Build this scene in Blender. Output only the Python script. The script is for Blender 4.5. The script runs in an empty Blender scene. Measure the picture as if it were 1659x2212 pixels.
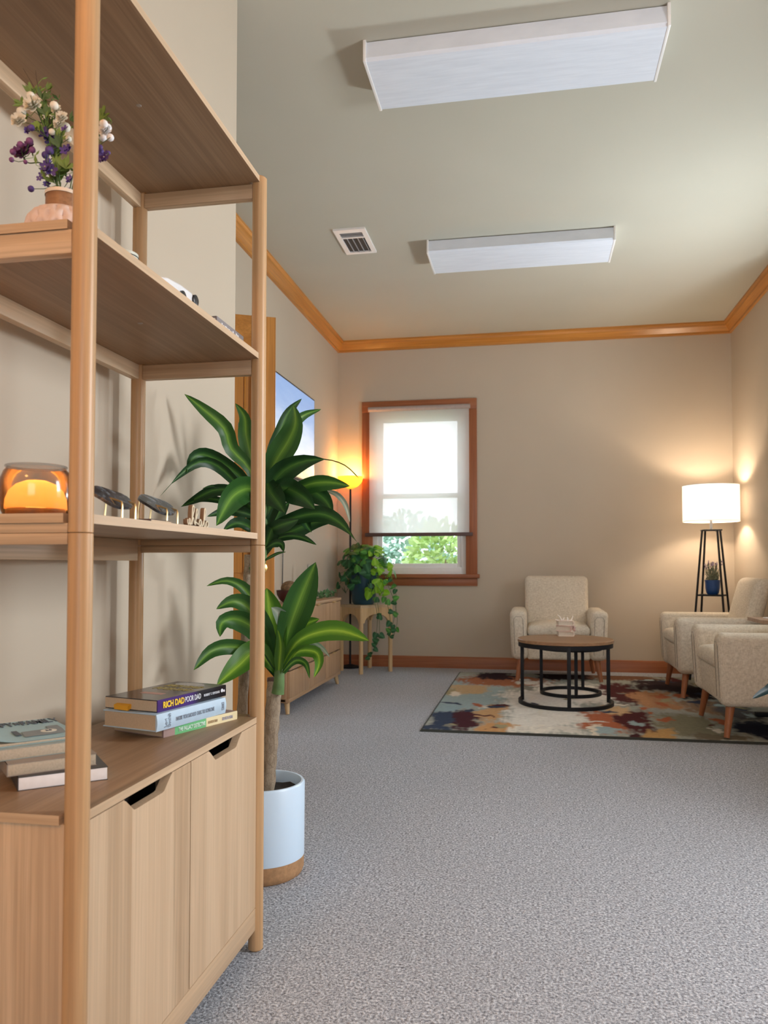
import bpy, bmesh, math, random
import numpy as np
from mathutils import Vector, Matrix, noise as mnoise
rnd = random.Random(7)
PI = math.pi
S = bpy.context.scene
COL = S.collection

# ------------------------------------------------------------------ camera
F_PX, YAW, PITCH, SHY, CAMH = 1715.4, -0.184, 0.0348, 53.87, 0.92
_cy, _sy, _cp, _sp = math.cos(YAW), math.sin(YAW), math.cos(PITCH), math.sin(PITCH)
FWD = Vector((_sy*_cp, _cy*_cp, _sp)); RGT = Vector((_cy, -_sy, 0)); UPV = RGT.cross(FWD)
CAMP = Vector((0, 0, CAMH))
cam = bpy.data.cameras.new('camera'); camo = bpy.data.objects.new('camera', cam); COL.objects.link(camo)
m = Matrix((RGT, UPV, -FWD)).transposed().to_4x4(); m.translation = CAMP
camo.matrix_world = m
cam.sensor_fit = 'VERTICAL'; cam.sensor_height = 36; cam.lens = F_PX*36/2212; cam.shift_y = SHY/2212
cam.clip_start = 0.02
cam.dof.use_dof = True; cam.dof.focus_distance = 2.3; cam.dof.aperture_fstop = (cam.lens/1000)/0.0040
S.camera = camo

# ------------------------------------------------------------------ world, light, exposure
wd = bpy.data.worlds.new('sky'); S.world = wd; wd.use_nodes = True
bg = wd.node_tree.nodes['Background']; bg.inputs[0].default_value = (0.86, 0.93, 1.0, 1); bg.inputs[1].default_value = 2.2
S.view_settings.view_transform = 'Standard'; S.view_settings.look = 'None'
S.view_settings.exposure = 0.80; S.view_settings.gamma = 1; S.view_settings.use_curve_mapping = False

def area(name, loc, target, sx, sy, power, col):
    l = bpy.data.lights.new(name, 'AREA'); l.shape = 'RECTANGLE'; l.size = sx; l.size_y = sy; l.energy = power; l.color = col
    o = bpy.data.objects.new(name, l); COL.objects.link(o); o.location = loc
    o.rotation_euler = (Vector(target)-Vector(loc)).to_track_quat('-Z', 'Y').to_euler(); return o
def point(name, loc, r, power, col):
    l = bpy.data.lights.new(name, 'POINT'); l.shadow_soft_size = r; l.energy = power; l.color = col
    o = bpy.data.objects.new(name, l); COL.objects.link(o); o.location = loc; return o
# daylight through the two windows of the right wall, and the window of the rear wall
area('daylight_near_window', (1.95, 1.9, 1.7), (-1, 1.85, 0.9), 0.5, 0.9, 29, (0.93, 0.97, 1.0))
area('daylight_far_window', (1.88, 4.72, 1.15), (0.75, 4.15, 2.97), 0.28, 0.32, 30, (0.88, 0.96, 1.0))
area('daylight_rear_window', (0.6, -2.35, 1.6), (0.3, 3, 0.6), 1.5, 1.4, 9, (0.93, 0.97, 1.0))
# warm lamp behind the camera, to the left
point('lamp_behind', (-0.78, -0.7, 2.35), 0.12, 27, (1.0, 0.43, 0.11))

# ------------------------------------------------------------------ helpers
def W(px, py, ax, val):
    """the point of the plane (axis = val) seen at a pixel of the photograph"""
    v = FWD*F_PX + RGT*(px-829.5) - UPV*(py-1106-SHY)
    t = (val-CAMP[ax])/v[ax]; return CAMP+v*t

class MB:
    def __init__(s): s.v = []; s.f = []; s.mi = []; s.uv = {}
    def add(s, vs, fs, mi=0, uvs=None, M=None):
        b = len(s.v); vs = [Vector(p) for p in vs]
        if M is not None: vs = [M @ p for p in vs]
        s.v += vs
        for k, f in enumerate(fs):
            if uvs is not None: s.uv[len(s.f)] = [uvs[i] for i in f]
            s.f.append([i+b for i in f]); s.mi.append(mi)
    def bm_add(s, bm, mi=0, M=None):
        bm.verts.index_update(); s.add([v.co.copy() for v in bm.verts], [[v.index for v in f.verts] for f in bm.faces], mi, None, M); bm.free()
    def box(s, x0, x1, y0, y1, z0, z1, bev=0, seg=2, mi=0, M=None):
        bm = bmesh.new(); bmesh.ops.create_cube(bm, size=1)
        for v in bm.verts:
            v.co = Vector(((x0+x1)/2+v.co.x*(x1-x0), (y0+y1)/2+v.co.y*(y1-y0), (z0+z1)/2+v.co.z*(z1-z0)))
        if bev > 0: bmesh.ops.bevel(bm, geom=bm.edges[:]+bm.verts[:], offset=bev, segments=seg, affect='EDGES', profile=0.5, clamp_overlap=True)
        s.bm_add(bm, mi, M)
    def tube(s, pts, r, n=10, cap=True, closed=False, mi=0, M=None):
        pts = [Vector(p) for p in pts]; N = len(pts); rs = r if isinstance(r, (list, tuple)) else [r]*N
        vs = []; up = None
        for i in range(N):
            if closed: t = pts[(i+1) % N]-pts[i-1]
            else: t = pts[min(i+1, N-1)]-pts[max(i-1, 0)]
            t.normalize()
            if up is None:
                up = Vector((0, 0, 1)) if abs(t.z) < .9 else Vector((1, 0, 0))
            a = t.cross(up); a.normalize(); b = a.cross(t); up = b
            for k in range(n):
                th = 2*PI*k/n; vs.append(pts[i]+(a*math.cos(th)+b*math.sin(th))*rs[i])
        fs = []
        for i in range(N if closed else N-1):
            j = (i+1) % N
            for k in range(n): fs.append([i*n+k, i*n+(k+1) % n, j*n+(k+1) % n, j*n+k])
        if cap and not closed: fs.append([k for k in range(n)][::-1]); fs.append([(N-1)*n+k for k in range(n)])
        s.add(vs, fs, mi, None, M)
    def lathe(s, prof, c=(0, 0, 0), n=32, mi=0, M=None, cap0=True, cap1=True, rmod=None):
        vs = []; c = Vector(c)
        for (r, z) in prof:
            for k in range(n):
                th = 2*PI*k/n; rr = r*(rmod(th, z) if rmod else 1)
                vs.append(c+Vector((rr*math.cos(th), rr*math.sin(th), z)))
        fs = []
        for i in range(len(prof)-1):
            for k in range(n): fs.append([i*n+k, i*n+(k+1) % n, (i+1)*n+(k+1) % n, (i+1)*n+k])
        if cap0 and prof[0][0] > 1e-6: fs.append([k for k in range(n)][::-1])
        if cap1 and prof[-1][0] > 1e-6: fs.append([(len(prof)-1)*n+k for k in range(n)])
        s.add(vs, fs, mi, None, M)
    def prism(s, poly, o, ax, ay, h, mi=0):
        """poly in the (ax, ay) plane at o, extruded along ax x ay by vector h"""
        o = Vector(o); ax = Vector(ax); ay = Vector(ay); h = Vector(h); n = len(poly)
        vs = [o+ax*p[0]+ay*p[1] for p in poly]; vs += [v+h for v in vs]
        fs = [[i, (i+1) % n, n+(i+1) % n, n+i] for i in range(n)]+[list(range(n))[::-1], list(range(n, 2*n))]
        s.add(vs, fs, mi)
    def build(s, name, mat, parent=None, ang=35, world=True):
        me = bpy.data.meshes.new(name)
        off = Vector()
        if parent is not None and world:
            q = parent
            while q is not None: off += q.location; q = q.parent
        me.from_pydata([tuple(v-off) for v in s.v], [], s.f)
        mats = mat if isinstance(mat, (list, tuple)) else [mat]
        for mm in mats: me.materials.append(mm)
        if len(mats) > 1: me.polygons.foreach_set('material_index', s.mi)
        if s.uv:
            ul = me.uv_layers.new(name='UVMap')
            for p in me.polygons:
                u = s.uv.get(p.index)
                if u:
                    for li, q in zip(p.loop_indices, u): ul.data[li].uv = q
        bm = bmesh.new(); bm.from_mesh(me); bmesh.ops.recalc_face_normals(bm, faces=bm.faces[:]) if not s.uv else None
        bm.to_mesh(me); bm.free()
        if ang:
            me.polygons.foreach_set('use_smooth', [True]*len(me.polygons)); me.set_sharp_from_angle(angle=math.radians(ang))
        o = bpy.data.objects.new(name, me); COL.objects.link(o)
        if parent is not None: o.parent = parent
        return o

def bx(name, mat, parent, *a, **k):
    b = MB(); b.box(*a, **k); return b.build(name, mat, parent)
def tag(o, label=None, cat=None, group=None, kind=None):
    if label: o['label'] = label
    if cat: o['category'] = cat
    if group: o['group'] = group
    if kind: o['kind'] = kind
    return o
def thing(name, loc, label, cat, group=None, rz=0):
    o = bpy.data.objects.new(name, None); COL.objects.link(o); o.location = loc; o.rotation_euler = (0, 0, rz)
    o.empty_display_size = .05
    return tag(o, label, cat, group)
def struct(o): o['kind'] = 'structure'; return o
def dup(root, loc, rz, label):
    r = root.copy(); COL.objects.link(r); r.location = loc; r.rotation_euler = (0, 0, rz); r['label'] = label
    for ch in list(root.children):
        c = ch.copy(); COL.objects.link(c); c.parent = r
        for g in list(ch.children):
            d = g.copy(); COL.objects.link(d); d.parent = c
    return r
def to_mesh(curve, name, mat, parent, M):
    t = bpy.data.objects.new('tmp', curve); COL.objects.link(t)
    dg = bpy.context.evaluated_depsgraph_get(); dg.update()
    me = bpy.data.meshes.new_from_object(t.evaluated_get(dg)); bpy.data.objects.remove(t)
    off = Vector(); q = parent
    while q is not None: off += q.location; q = q.parent
    me.transform(M); me.transform(Matrix.Translation(-off)); me.materials.clear(); me.materials.append(mat); me.name = name
    o = bpy.data.objects.new(name, me); COL.objects.link(o); o.parent = parent; return o
def text(name, s, o, xd, yd, h, mat, parent, width=None, bold=0.0, align='LEFT', shear=0):
    c = bpy.data.curves.new(name, 'FONT'); c.body = s; c.size = 1; c.extrude = 0.004; c.offset = bold; c.align_x = align; c.shear = shear
    t = bpy.data.objects.new('tmp', c); COL.objects.link(t); bpy.context.view_layer.update()
    w = max(t.dimensions.x, 1e-3); bpy.data.objects.remove(t)
    sc = h/0.70; sx = (width/w) if width else sc
    xd = Vector(xd).normalized(); yd = Vector(yd).normalized(); zd = xd.cross(yd)
    M = Matrix((xd*sx, yd*sc, zd*0.12)).transposed().to_4x4(); M.translation = Vector(o)
    return to_mesh(c, name, mat, parent, M)

# ------------------------------------------------------------------ materials
def srgb(r, g, b):
    return tuple((c/255/12.92) if c/255 <= .04045 else ((c/255+.055)/1.055)**2.4 for c in (r, g, b))
class NT:
    def __init__(s, name):
        s.m = bpy.data.materials.new(name); s.m.use_nodes = True; s.t = s.m.node_tree; s.p = s.t.nodes['Principled BSDF']
        s.out = s.t.nodes['Material Output']
    def n(s, ty, **k):
        x = s.t.nodes.new(ty)
        for a, b in k.items(): setattr(x, a, b)
        return x
    def l(s, a, b): s.t.links.new(a, b)
    def coords(s, scale=(1, 1, 1), kind='Object', rot=(0, 0, 0)):
        tc = s.n('ShaderNodeTexCoord'); mp = s.n('ShaderNodeMapping'); mp.inputs['Scale'].default_value = scale; mp.inputs['Rotation'].default_value = rot
        s.l(tc.outputs[kind], mp.inputs[0]); return mp.outputs[0]
    def noise(s, co, scale, detail=3, rough=.55, dist=0):
        x = s.n('ShaderNodeTexNoise'); x.inputs['Scale'].default_value = scale; x.inputs['Detail'].default_value = detail
        x.inputs['Roughness'].default_value = rough; x.inputs['Distortion'].default_value = dist
        s.l(co, x.inputs['Vector']); return x.outputs['Fac']
    def ramp(s, fac, stops):
        r = s.n('ShaderNodeValToRGB'); e = r.color_ramp.elements
        while len(e) < len(stops): e.new(.5)
        for k, (p, c) in enumerate(stops): e[k].position = p; e[k].color = (*c[:3], 1)
        s.l(fac, r.inputs[0]); return r.outputs[0]
    def mix(s, fac, a, b, mode='MIX'):
        x = s.n('ShaderNodeMix', data_type='RGBA', blend_type=mode)
        for sock, v in ((x.inputs[0], fac), (x.inputs[6], a), (x.inputs[7], b)):
            if isinstance(v, (int, float)): sock.default_value = v
            elif isinstance(v, tuple): sock.default_value = (*v[:3], 1)
            else: s.l(v, sock)
        return x.outputs[2]
    def bump(s, h, strength=.2, dist=.002):
        b = s.n('ShaderNodeBump'); b.inputs['Strength'].default_value = strength; b.inputs['Distance'].default_value = dist
        s.l(h, b.inputs['Height']); s.l(b.outputs[0], s.p.inputs['Normal'])
    def base(s, c):
        if isinstance(c, tuple): s.p.inputs['Base Color'].default_value = (*c[:3], 1)
        else: s.l(c, s.p.inputs['Base Color'])
    def set(s, rough=.5, metal=0, spec=.5, **k):
        s.p.inputs['Roughness'].default_value = rough; s.p.inputs['Metallic'].default_value = metal; s.p.inputs['Specular IOR Level'].default_value = spec
        return s
def plain(name, c, rough=.5, metal=0, spec=.5, var=.06, sc=30, bump=0):
    t = NT(name); t.set(rough, metal, spec); co = t.coords()
    f = t.noise(co, sc, 3)
    t.base(t.ramp(f, [(.3, tuple(x*(1-var) for x in c)), (.7, tuple(min(1, x*(1+var)) for x in c))]))
    if bump: t.bump(f, bump)
    return t.m
def paint(name, c):
    t = NT(name); t.set(.75, 0, .3); co = t.coords()
    f = t.noise(co, 1.2, 2); g = t.noise(co, 160, 2)
    t.base(t.ramp(f, [(.3, tuple(x*.97 for x in c)), (.7, tuple(x*1.03 for x in c))])); t.bump(g, .12, .001); return t.m
def wood(name, dark, mid, light, axis=2, s=1.0, rough=.45, planks=0, spec=.35, fig=1.0):
    """straight-grained timber; axis = direction of the grain"""
    t = NT(name); t.set(rough, 0, spec)
    sc = [26*s, 26*s, 26*s]; sc[axis] = 1.1*s; co = t.coords(tuple(sc))
    sc2 = [170*s, 170*s, 170*s]; sc2[axis] = 2.6*s; co2 = t.coords(tuple(sc2))
    f = t.noise(co, 1.0, 5, .6, .6); g = t.noise(co2, 1.0, 3, .6)
    c = t.ramp(f, [(.28, dark), (.5, mid), (.72, light)])
    c = t.mix(t.ramp(g, [(.38, (0, 0, 0)), (.68, (.85, .85, .85))]), c, tuple(x*.74 for x in mid))
    if planks:
        tc = t.n('ShaderNodeTexCoord'); sp = t.n('ShaderNodeSeparateXYZ'); t.l(tc.outputs['Object'], sp.inputs[0])
        i = {0: 1, 1: 0, 2: 1}[axis] if planks > 0 else 0
        mu = t.n('ShaderNodeMath', operation='MULTIPLY'); mu.inputs[1].default_value = abs(planks); t.l(sp.outputs[i], mu.inputs[0])
        fl = t.n('ShaderNodeMath', operation='FLOOR'); t.l(mu.outputs[0], fl.inputs[0])
        wn = t.n('ShaderNodeTexWhiteNoise', noise_dimensions='1D'); t.l(fl.outputs[0], wn.inputs['W'])
        c = t.mix(t.ramp(wn.outputs['Value'], [(0, (0, 0, 0)), (1, (.5, .5, .5))]), c, tuple(x*1.12 for x in light))
    t.base(c); t.bump(g, .08, .0006); return t.m
def glass(name, tint=(1, 1, 1), refl=.06, rough=0.0):
    t = NT(name); t.t.nodes.remove(t.p)
    tr = t.n('ShaderNodeBsdfTransparent'); tr.inputs[0].default_value = (*tint, 1)
    gl = t.n('ShaderNodeBsdfGlossy'); gl.inputs['Roughness'].default_value = rough
    lw = t.n('ShaderNodeLayerWeight'); pw = t.n('ShaderNodeMath', operation='POWER'); pw.inputs[1].default_value = 5; t.l(lw.outputs['Facing'], pw.inputs[0])
    fr = t.n('ShaderNodeMath', operation='MULTIPLY_ADD'); fr.inputs[1].default_value = .6; fr.inputs[2].default_value = .035; t.l(pw.outputs[0], fr.inputs[0]); mx = t.n('ShaderNodeMixShader')
    t.l(fr.outputs[0], mx.inputs[0]); t.l(tr.outputs[0], mx.inputs[1]); t.l(gl.outputs[0], mx.inputs[2]); t.l(mx.outputs[0], t.out.inputs[0]); return t.m
def translucent(name, c, tl=.5, alpha=0.0):
    t = NT(name); t.set(.85, 0, .1); co = t.coords((1, 1, 1)); g = t.noise(co, 300, 2)
    t.base(t.ramp(g, [(.3, tuple(x*.95 for x in c)), (.7, c)]))
    tr = t.n('ShaderNodeBsdfTranslucent'); tr.inputs[0].default_value = (*c, 1); mx = t.n('ShaderNodeMixShader'); mx.inputs[0].default_value = tl
    t.l(t.p.outputs[0], mx.inputs[1]); t.l(tr.outputs[0], mx.inputs[2]); last = mx.outputs[0]
    if alpha:
        tp = t.n('ShaderNodeBsdfTransparent'); m2 = t.n('ShaderNodeMixShader'); m2.inputs[0].default_value = alpha
        t.l(last, m2.inputs[1]); t.l(tp.outputs[0], m2.inputs[2]); last = m2.outputs[0]
    t.l(last, t.out.inputs[0]); return t.m
def emit(name, c, s):
    t = NT(name); t.p.inputs['Emission Color'].default_value = (*c, 1); t.p.inputs['Emission Strength'].default_value = s; t.base(c); return t.m
def leafmat(name, edge, mid, streak, rough=.42, spec=.4, trans=.25):
    t = NT(name); t.set(rough, 0, spec)
    tc = t.n('ShaderNodeTexCoord'); sp = t.n('ShaderNodeSeparateXYZ'); t.l(tc.outputs['UV'], sp.inputs[0])
    mp = t.n('ShaderNodeMapping'); mp.inputs['Scale'].default_value = (26, 1.2, 1); t.l(tc.outputs['UV'], mp.inputs[0])
    nz = t.noise(mp.outputs[0], 1, 3, .6)
    ab = t.n('ShaderNodeMath', operation='SUBTRACT'); t.l(sp.outputs[0], ab.inputs[0]); ab.inputs[1].default_value = .5
    a2 = t.n('ShaderNodeMath', operation='ABSOLUTE'); t.l(ab.outputs[0], a2.inputs[0])
    a3 = t.n('ShaderNodeMath', operation='MULTIPLY_ADD'); t.l(nz, a3.inputs[0]); a3.inputs[1].default_value = .22; t.l(a2.outputs[0], a3.inputs[2])
    c = t.ramp(a3.outputs[0], [(.10, streak), (.20, mid), (.36, edge)]); t.base(c)
    tr = t.n('ShaderNodeBsdfTranslucent'); t.l(c, tr.inputs[0]); mx = t.n('ShaderNodeMixShader'); mx.inputs[0].default_value = trans
    t.l(t.p.outputs[0], mx.inputs[1]); t.l(tr.outputs[0], mx.inputs[2]); t.l(mx.outputs[0], t.out.inputs[0]); return t.m

WALL = paint('wall_paint', (.535, .458, .362)); CEIL = paint('ceiling_paint', (.50, .482, .405))
OAK = dict(dark=(.42, .27, .15), mid=(.57, .395, .245), light=(.67, .495, .33))
oak_v = wood('oak_vertical', **OAK, axis=2, planks=13); oak_y = wood('oak_along', **OAK, axis=1, planks=-14); oak_x = wood('oak_across', **OAK, axis=0)
oak_top = wood('oak_face_shaded', (.20, .115, .06), (.30, .185, .105), (.38, .25, .15), axis=1, planks=-14)  # browner face veneer, with part of the shelf shade put into its colour
oak_post = wood('oak_post', (.46, .26, .115), (.57, .345, .17), (.63, .40, .215), axis=2, s=.8, rough=.38, spec=.45)
TR = dict(dark=(.42, .165, .028), mid=(.56, .235, .045), light=(.68, .31, .075))
trim_x = wood('trim_wood_x', **TR, axis=0, rough=.3, spec=.5); trim_y = wood('trim_wood_y', **TR, axis=1, rough=.3, spec=.5); trim_z = wood('trim_wood_z', **TR, axis=2, rough=.3, spec=.5)
RD = dict(dark=(.27, .085, .035), mid=(.35, .12, .05), light=(.42, .16, .07))
red_x = wood('reddish_wood_x', **RD, axis=0, rough=.35); red_z = wood('reddish_wood_z', **RD, axis=2, rough=.35)
leg_wood = wood('leg_wood', (.28, .10, .045), (.38, .145, .065), (.46, .19, .09), axis=2, rough=.35)
dres_v = wood('dresser_wood', (.36, .21, .11), (.46, .29, .165), (.54, .36, .22), axis=2); dres_y = wood('dresser_wood_y', (.36, .21, .11), (.46, .29, .165), (.54, .36, .22), axis=1)
pale_z = wood('pale_wood', (.55, .36, .17), (.64, .44, .23), (.70, .50, .29), axis=2)
walnut_x = wood('table_wood', (.24, .125, .06), (.33, .185, .095), (.42, .25, .14), axis=0, rough=.4)
black = plain('black_metal', (.006, .007, .010), .5, .0, .3); black_s = plain('black_plastic', (.015, .015, .017), .35)
white_p = plain('white_enamel', (.80, .80, .80), .4, var=.02); brass = plain('brass', (.75, .52, .20), .3, 1.0); gold = plain('gold_metal', (.82, .66, .36), .3, 1.0)
paper = plain('book_pages', (.60, .45, .30), .8, var=.05, sc=300); paper_w = plain('white_pages', (.82, .82, .84), .8, var=.03, sc=100); paper_g = plain('grey_pages', (.46, .40, .31), .85, var=.10, sc=300)
soil = plain('soil', (.02, .015, .012), .95, var=.5, sc=120, bump=1.0)
shade_dark = plain('shade_inside', (.015, .012, .01), .8)

# ------------------------------------------------------------------ structure
CZ, YB, XL, XR, XN, YN = 2.97, 7.091, -1.7526, 1.6709, -1.035, 2.66
def carpet():
    t = NT('carpet'); t.set(.95, 0, .1); co = t.coords()
    n1 = t.noise(co, 150, 2, .6); n2 = t.noise(co, 380, 2, .7); n4 = t.noise(co, 48, 2, .6); n3 = t.noise(co, 2.0, 2)
    def ma(x, k, y):
        q = t.n('ShaderNodeMath', operation='MULTIPLY_ADD'); t.l(x, q.inputs[0]); q.inputs[1].default_value = k
        if isinstance(y, float): q.inputs[2].default_value = y
        else: t.l(y, q.inputs[2])
        return q.outputs[0]
    f = ma(n1, 1.2, ma(n2, .55, ma(n4, .25, -.50)))
    c = t.ramp(f, [(.24, (.13, .135, .155)), (.5, (.405, .425, .475)), (.76, (.76, .79, .85))])
    c = t.mix(t.ramp(n3, [(.35, (0, 0, 0)), (.65, (.16, .16, .16))]), c, (.31, .315, .335)); t.base(c)
    t.bump(f, .6, .006); return t.m
struct(bx('floor', carpet(), None, -3.0, 2.6, -2.6, 7.25, -.1, 0))
struct(bx('ceiling', CEIL, None, -3.0, 2.6, -2.6, 7.25, CZ, CZ+.1))
def wall_holes(name, ax, p0, p1, a0, a1, holes, mat=WALL):
    """slab wall; ax=0: normal along X between p0..p1, spans a0..a1 along Y; holes (a0,a1,z0,z1)"""
    b = MB(); cuts = sorted(holes); cur = a0
    def bb(u0, u1, z0, z1):
        if u1-u0 < 1e-4 or z1-z0 < 1e-4: return
        if ax == 0: b.box(p0, p1, u0, u1, z0, z1)
        else: b.box(u0, u1, p0, p1, z0, z1)
    for (h0, h1, z0, z1) in cuts:
        bb(cur, h0, 0, CZ); bb(h0, h1, 0, z0); bb(h0, h1, z1, CZ); cur = h1
    bb(cur, a1, 0, CZ); return struct(b.build(name, mat, None, ang=0))
WX0, WX1, WZ0, WZ1 = -1.425, -.572, .835, 2.31
wall_holes('wall_back', 1, YB, YB+.14, -3.0, 2.6, [(WX0, WX1, WZ0, WZ1)])
wall_holes('wall_right', 0, XR, XR+.14, -2.5, YB, [(1.55, 2.3, .85, 2.2), (4.2, 5.3, .8, 2.42)])
wall_holes('wall_left', 0, XL-.12, XL, 2.56, YB, [(3.0, 3.76, 0, 2.03)])
struct(bx('wall_left_near', WALL, None, XN-.12, XN, -2.5, YN, 0, CZ))
struct(bx('wall_recess', WALL, None, XL-.12, XN-.12, YN-.12, YN, 0, CZ))
struct(bx('wall_hall', WALL, None, -3.0, -2.9, 2.5, 4.3, 0, CZ))
wall_holes('wall_rear', 1, -2.6, -2.5, -3.0, 2.6, [(-.2, 1.4, .7, 2.3)])

CROWN = [(0, 0), (.072, 0), (.072, .014), (.060, .020), (.055, .036), (.040, .052), (.024, .066), (.018, .072), (.018, .090), (0, .092)]
b = MB(); b.prism(CROWN, (XL, YB, CZ), (0, -1, 0), (0, 0, -1), (XR-XL, 0, 0)); struct(b.build('trim_1', trim_x, None, ang=25))
b = MB(); b.prism(CROWN, (XL, YN, CZ), (1, 0, 0), (0, 0, -1), (0, YB-YN, 0)); struct(b.build('trim_2', trim_y, None, ang=25))
b = MB(); b.prism(CROWN, (XR, -2.5, CZ), (-1, 0, 0), (0, 0, -1), (0, YB+2.5, 0)); struct(b.build('trim_3', trim_y, None, ang=25))
BASE = [(0, 0), (.016, 0), (.016, .085), (.010, .098), (0, .102)]
b = MB(); b.prism(BASE, (XL, YB, 0), (0, -1, 0), (0, 0, 1), (XR-XL, 0, 0)); struct(b.build('baseboard_back', red_x, None))
b = MB(); b.prism(BASE, (XL, 3.85, 0), (1, 0, 0), (0, 0, 1), (0, YB-3.85, 0)); struct(b.build('baseboard_left', trim_y, None))
b = MB(); b.prism(BASE, (XR, -2.5, 0), (-1, 0, 0), (0, 0, 1), (0, YB+2.5, 0)); struct(b.build('baseboard_right', trim_y, None))
b = MB(); b.prism(BASE, (XN, -2.5, 0), (1, 0, 0), (0, 0, 1), (0, YN+2.5, 0)); struct(b.build('baseboard_near', trim_y, None))

# back window
win = bpy.data.objects.new('window_1', None); COL.objects.link(win); win.location = (-1, YB, WZ0); struct(win)
cw = .097
bx('casing', red_z, win, WX0-cw, WX0+.004, YB-.022, YB, WZ0-.02, WZ1, bev=.004)
bx('casing', red_z, win, WX1-.004, WX1+cw, YB-.022, YB, WZ0-.02, WZ1, bev=.004)
bx('head_casing', red_x, win, WX0-cw, WX1+cw, YB-.026, YB, WZ1, WZ1+cw, bev=.004)
bx('sill', red_x, win, WX0-cw-.02, WX1+cw+.02, YB-.05, YB, WZ0-.035, WZ0, bev=.005)
bx('apron', red_x, win, WX0-cw, WX1+cw, YB-.018, YB, WZ0-.105, WZ0-.035, bev=.003)
b = MB()
for (x0, x1, z0, z1) in ((WX0, WX0+.045, WZ0, WZ1), (WX1-.045, WX1, WZ0, WZ1), (WX0+.045, WX1-.045, WZ0, WZ0+.06), (WX0+.045, WX1-.045, WZ1-.05, WZ1)): b.box(x0, x1, YB+.01, YB+.12, z0, z1, bev=.003)
b.build('window_frame', white_p, win)
zm_ = 1.545
def sash(z0, z1, y):
    b = MB(); e = .04
    for (x0, x1, a, c) in ((WX0+.045, WX0+.045+e, z0, z1), (WX1-.045-e, WX1-.045, z0, z1), (WX0+.045+e, WX1-.045-e, z0, z0+e), (WX0+.045+e, WX1-.045-e, z1-e, z1)): b.box(x0, x1, y, y+.03, a, c, bev=.003)
    s_ = b.build('sash', white_p, win)
    bx('pane', glass('window_glass'), s_, WX0+.08, WX1-.08, y+.012, y+.016, z0+e, z1-e)
sash(WZ0+.055, zm_+.02, YB+.03); sash(zm_-.02, WZ1-.045, YB+.065)
# side windows (outside the frame)
for k, (y0, y1, z0, z1) in enumerate(((1.55, 2.3, .85, 2.2), (4.2, 5.3, .8, 2.42))):
    w = bpy.data.objects.new('window_%d' % (k+2), None); COL.objects.link(w); w.location = (XR, y0, z0); struct(w)
    for (a, c, d, e) in ((y0-.09, y0, z0-.09, z1+.09), (y1, y1+.09, z0-.09, z1+.09), (y0, y1, z1, z1+.09), (y0, y1, z0-.09, z0)): bx('casing', trim_z, w, XR-.02, XR, a, c, d, e, bev=.003)
    bx('pane', glass('side_glass'), w, XR+.06, XR+.065, y0, y1, z0, z1)
w = bpy.data.objects.new('window_4', None); COL.objects.link(w); w.location = (-.2, -2.5, .7); struct(w)
for (a, c, d, e) in ((-.29, -.2, .61, 2.39), (1.4, 1.49, .61, 2.39), (-.2, 1.4, 2.3, 2.39), (-.2, 1.4, .61, .7)): bx('casing', trim_z, w, a, c, -2.5, -2.48, d, e, bev=.003)

# open door
dr = bpy.data.objects.new('door_1', None); COL.objects.link(dr); dr.location = (-1.737, 3.09, 0); struct(dr)
A = Vector((-1.134, 3.391, 0)); ud = Vector((-.894, -.447, 0)).normalized(); nd = Vector((ud.y, -ud.x, 0))  # nd: normal
if nd.y > 0: nd = -nd
DW, DH, TH = .67, 2.02, .035
def dbox(b, u0, u1, z0, z1, n0, n1, bev=.002):
    bm = bmesh.new(); bmesh.ops.create_cube(bm, size=1)
    for v in bm.verts:
        u = (u0+u1)/2+v.co.x*(u1-u0); n_ = (n0+n1)/2+v.co.y*(n1-n0); z = (z0+z1)/2+v.co.z*(z1-z0)
        v.co = A+ud*u+nd*n_+Vector((0, 0, z))
    bmesh.ops.bevel(bm, geom=bm.edges[:], offset=bev, segments=1, affect='EDGES', profile=0.5); b.bm_add(bm)
def dpart(name, u0, u1, z0, z1, n0, n1, mat, bev=.002):
    b = MB(); dbox(b, u0, u1, z0, z1, n0, n1, bev); return b.build(name, mat, dr)
sw = .105
dpart('stile', 0, sw, .012, DH, 0, TH, trim_z); dpart('stile', DW-sw, DW, .012, DH, 0, TH, trim_z)
for z0, z1 in ((.012, .23), (.74, .86), (DH-.155, DH)): dpart('rail', sw, DW-sw, z0, z1, 0, TH, trim_x)
dpart('mullion', DW/2-.045, DW/2+.045, .23, DH-.155, .001, TH-.001, trim_z)
for u0, u1 in ((sw, DW/2-.045), (DW/2+.045, DW-sw)):
    for z0, z1 in ((.23, .74), (.86, DH-.155)):
        p = dpart('panel', u0-.004, u1+.004, z0-.004, z1+.004, .012, TH-.012, trim_z)
        b = MB(); dbox(b, u0+.03, u1-.03, z0+.03, z1-.03, .006, TH-.006, .006); b.build('raised_field', trim_z, p)
b = MB(); kp = A+ud*.062+Vector((0, 0, .905))
for sgn, base_n in ((1, TH), (-1, 0)):
    Mk = Matrix.Translation(kp+nd*base_n) @ (nd*sgn).to_track_quat('Z', 'Y').to_matrix().to_4x4()
    b.lathe([(.026, 0), (.026, .005), (.010, .009), (.010, .028), (.022, .036), (.027, .048), (.024, .060), (.001, .066)], n=20, M=Mk)
b.build('door_knob', brass, dr)
b = MB()
for (a, c, z0, z1) in ((2.93, 3.0, 0, 2.1), (3.76, 3.83, 0, 2.1), (3.0, 3.76, 2.03, 2.1)): b.box(XL-.005, XL+.018, a, c, z0, z1, bev=.003)
b.build('door_casing', trim_z, dr)

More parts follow.
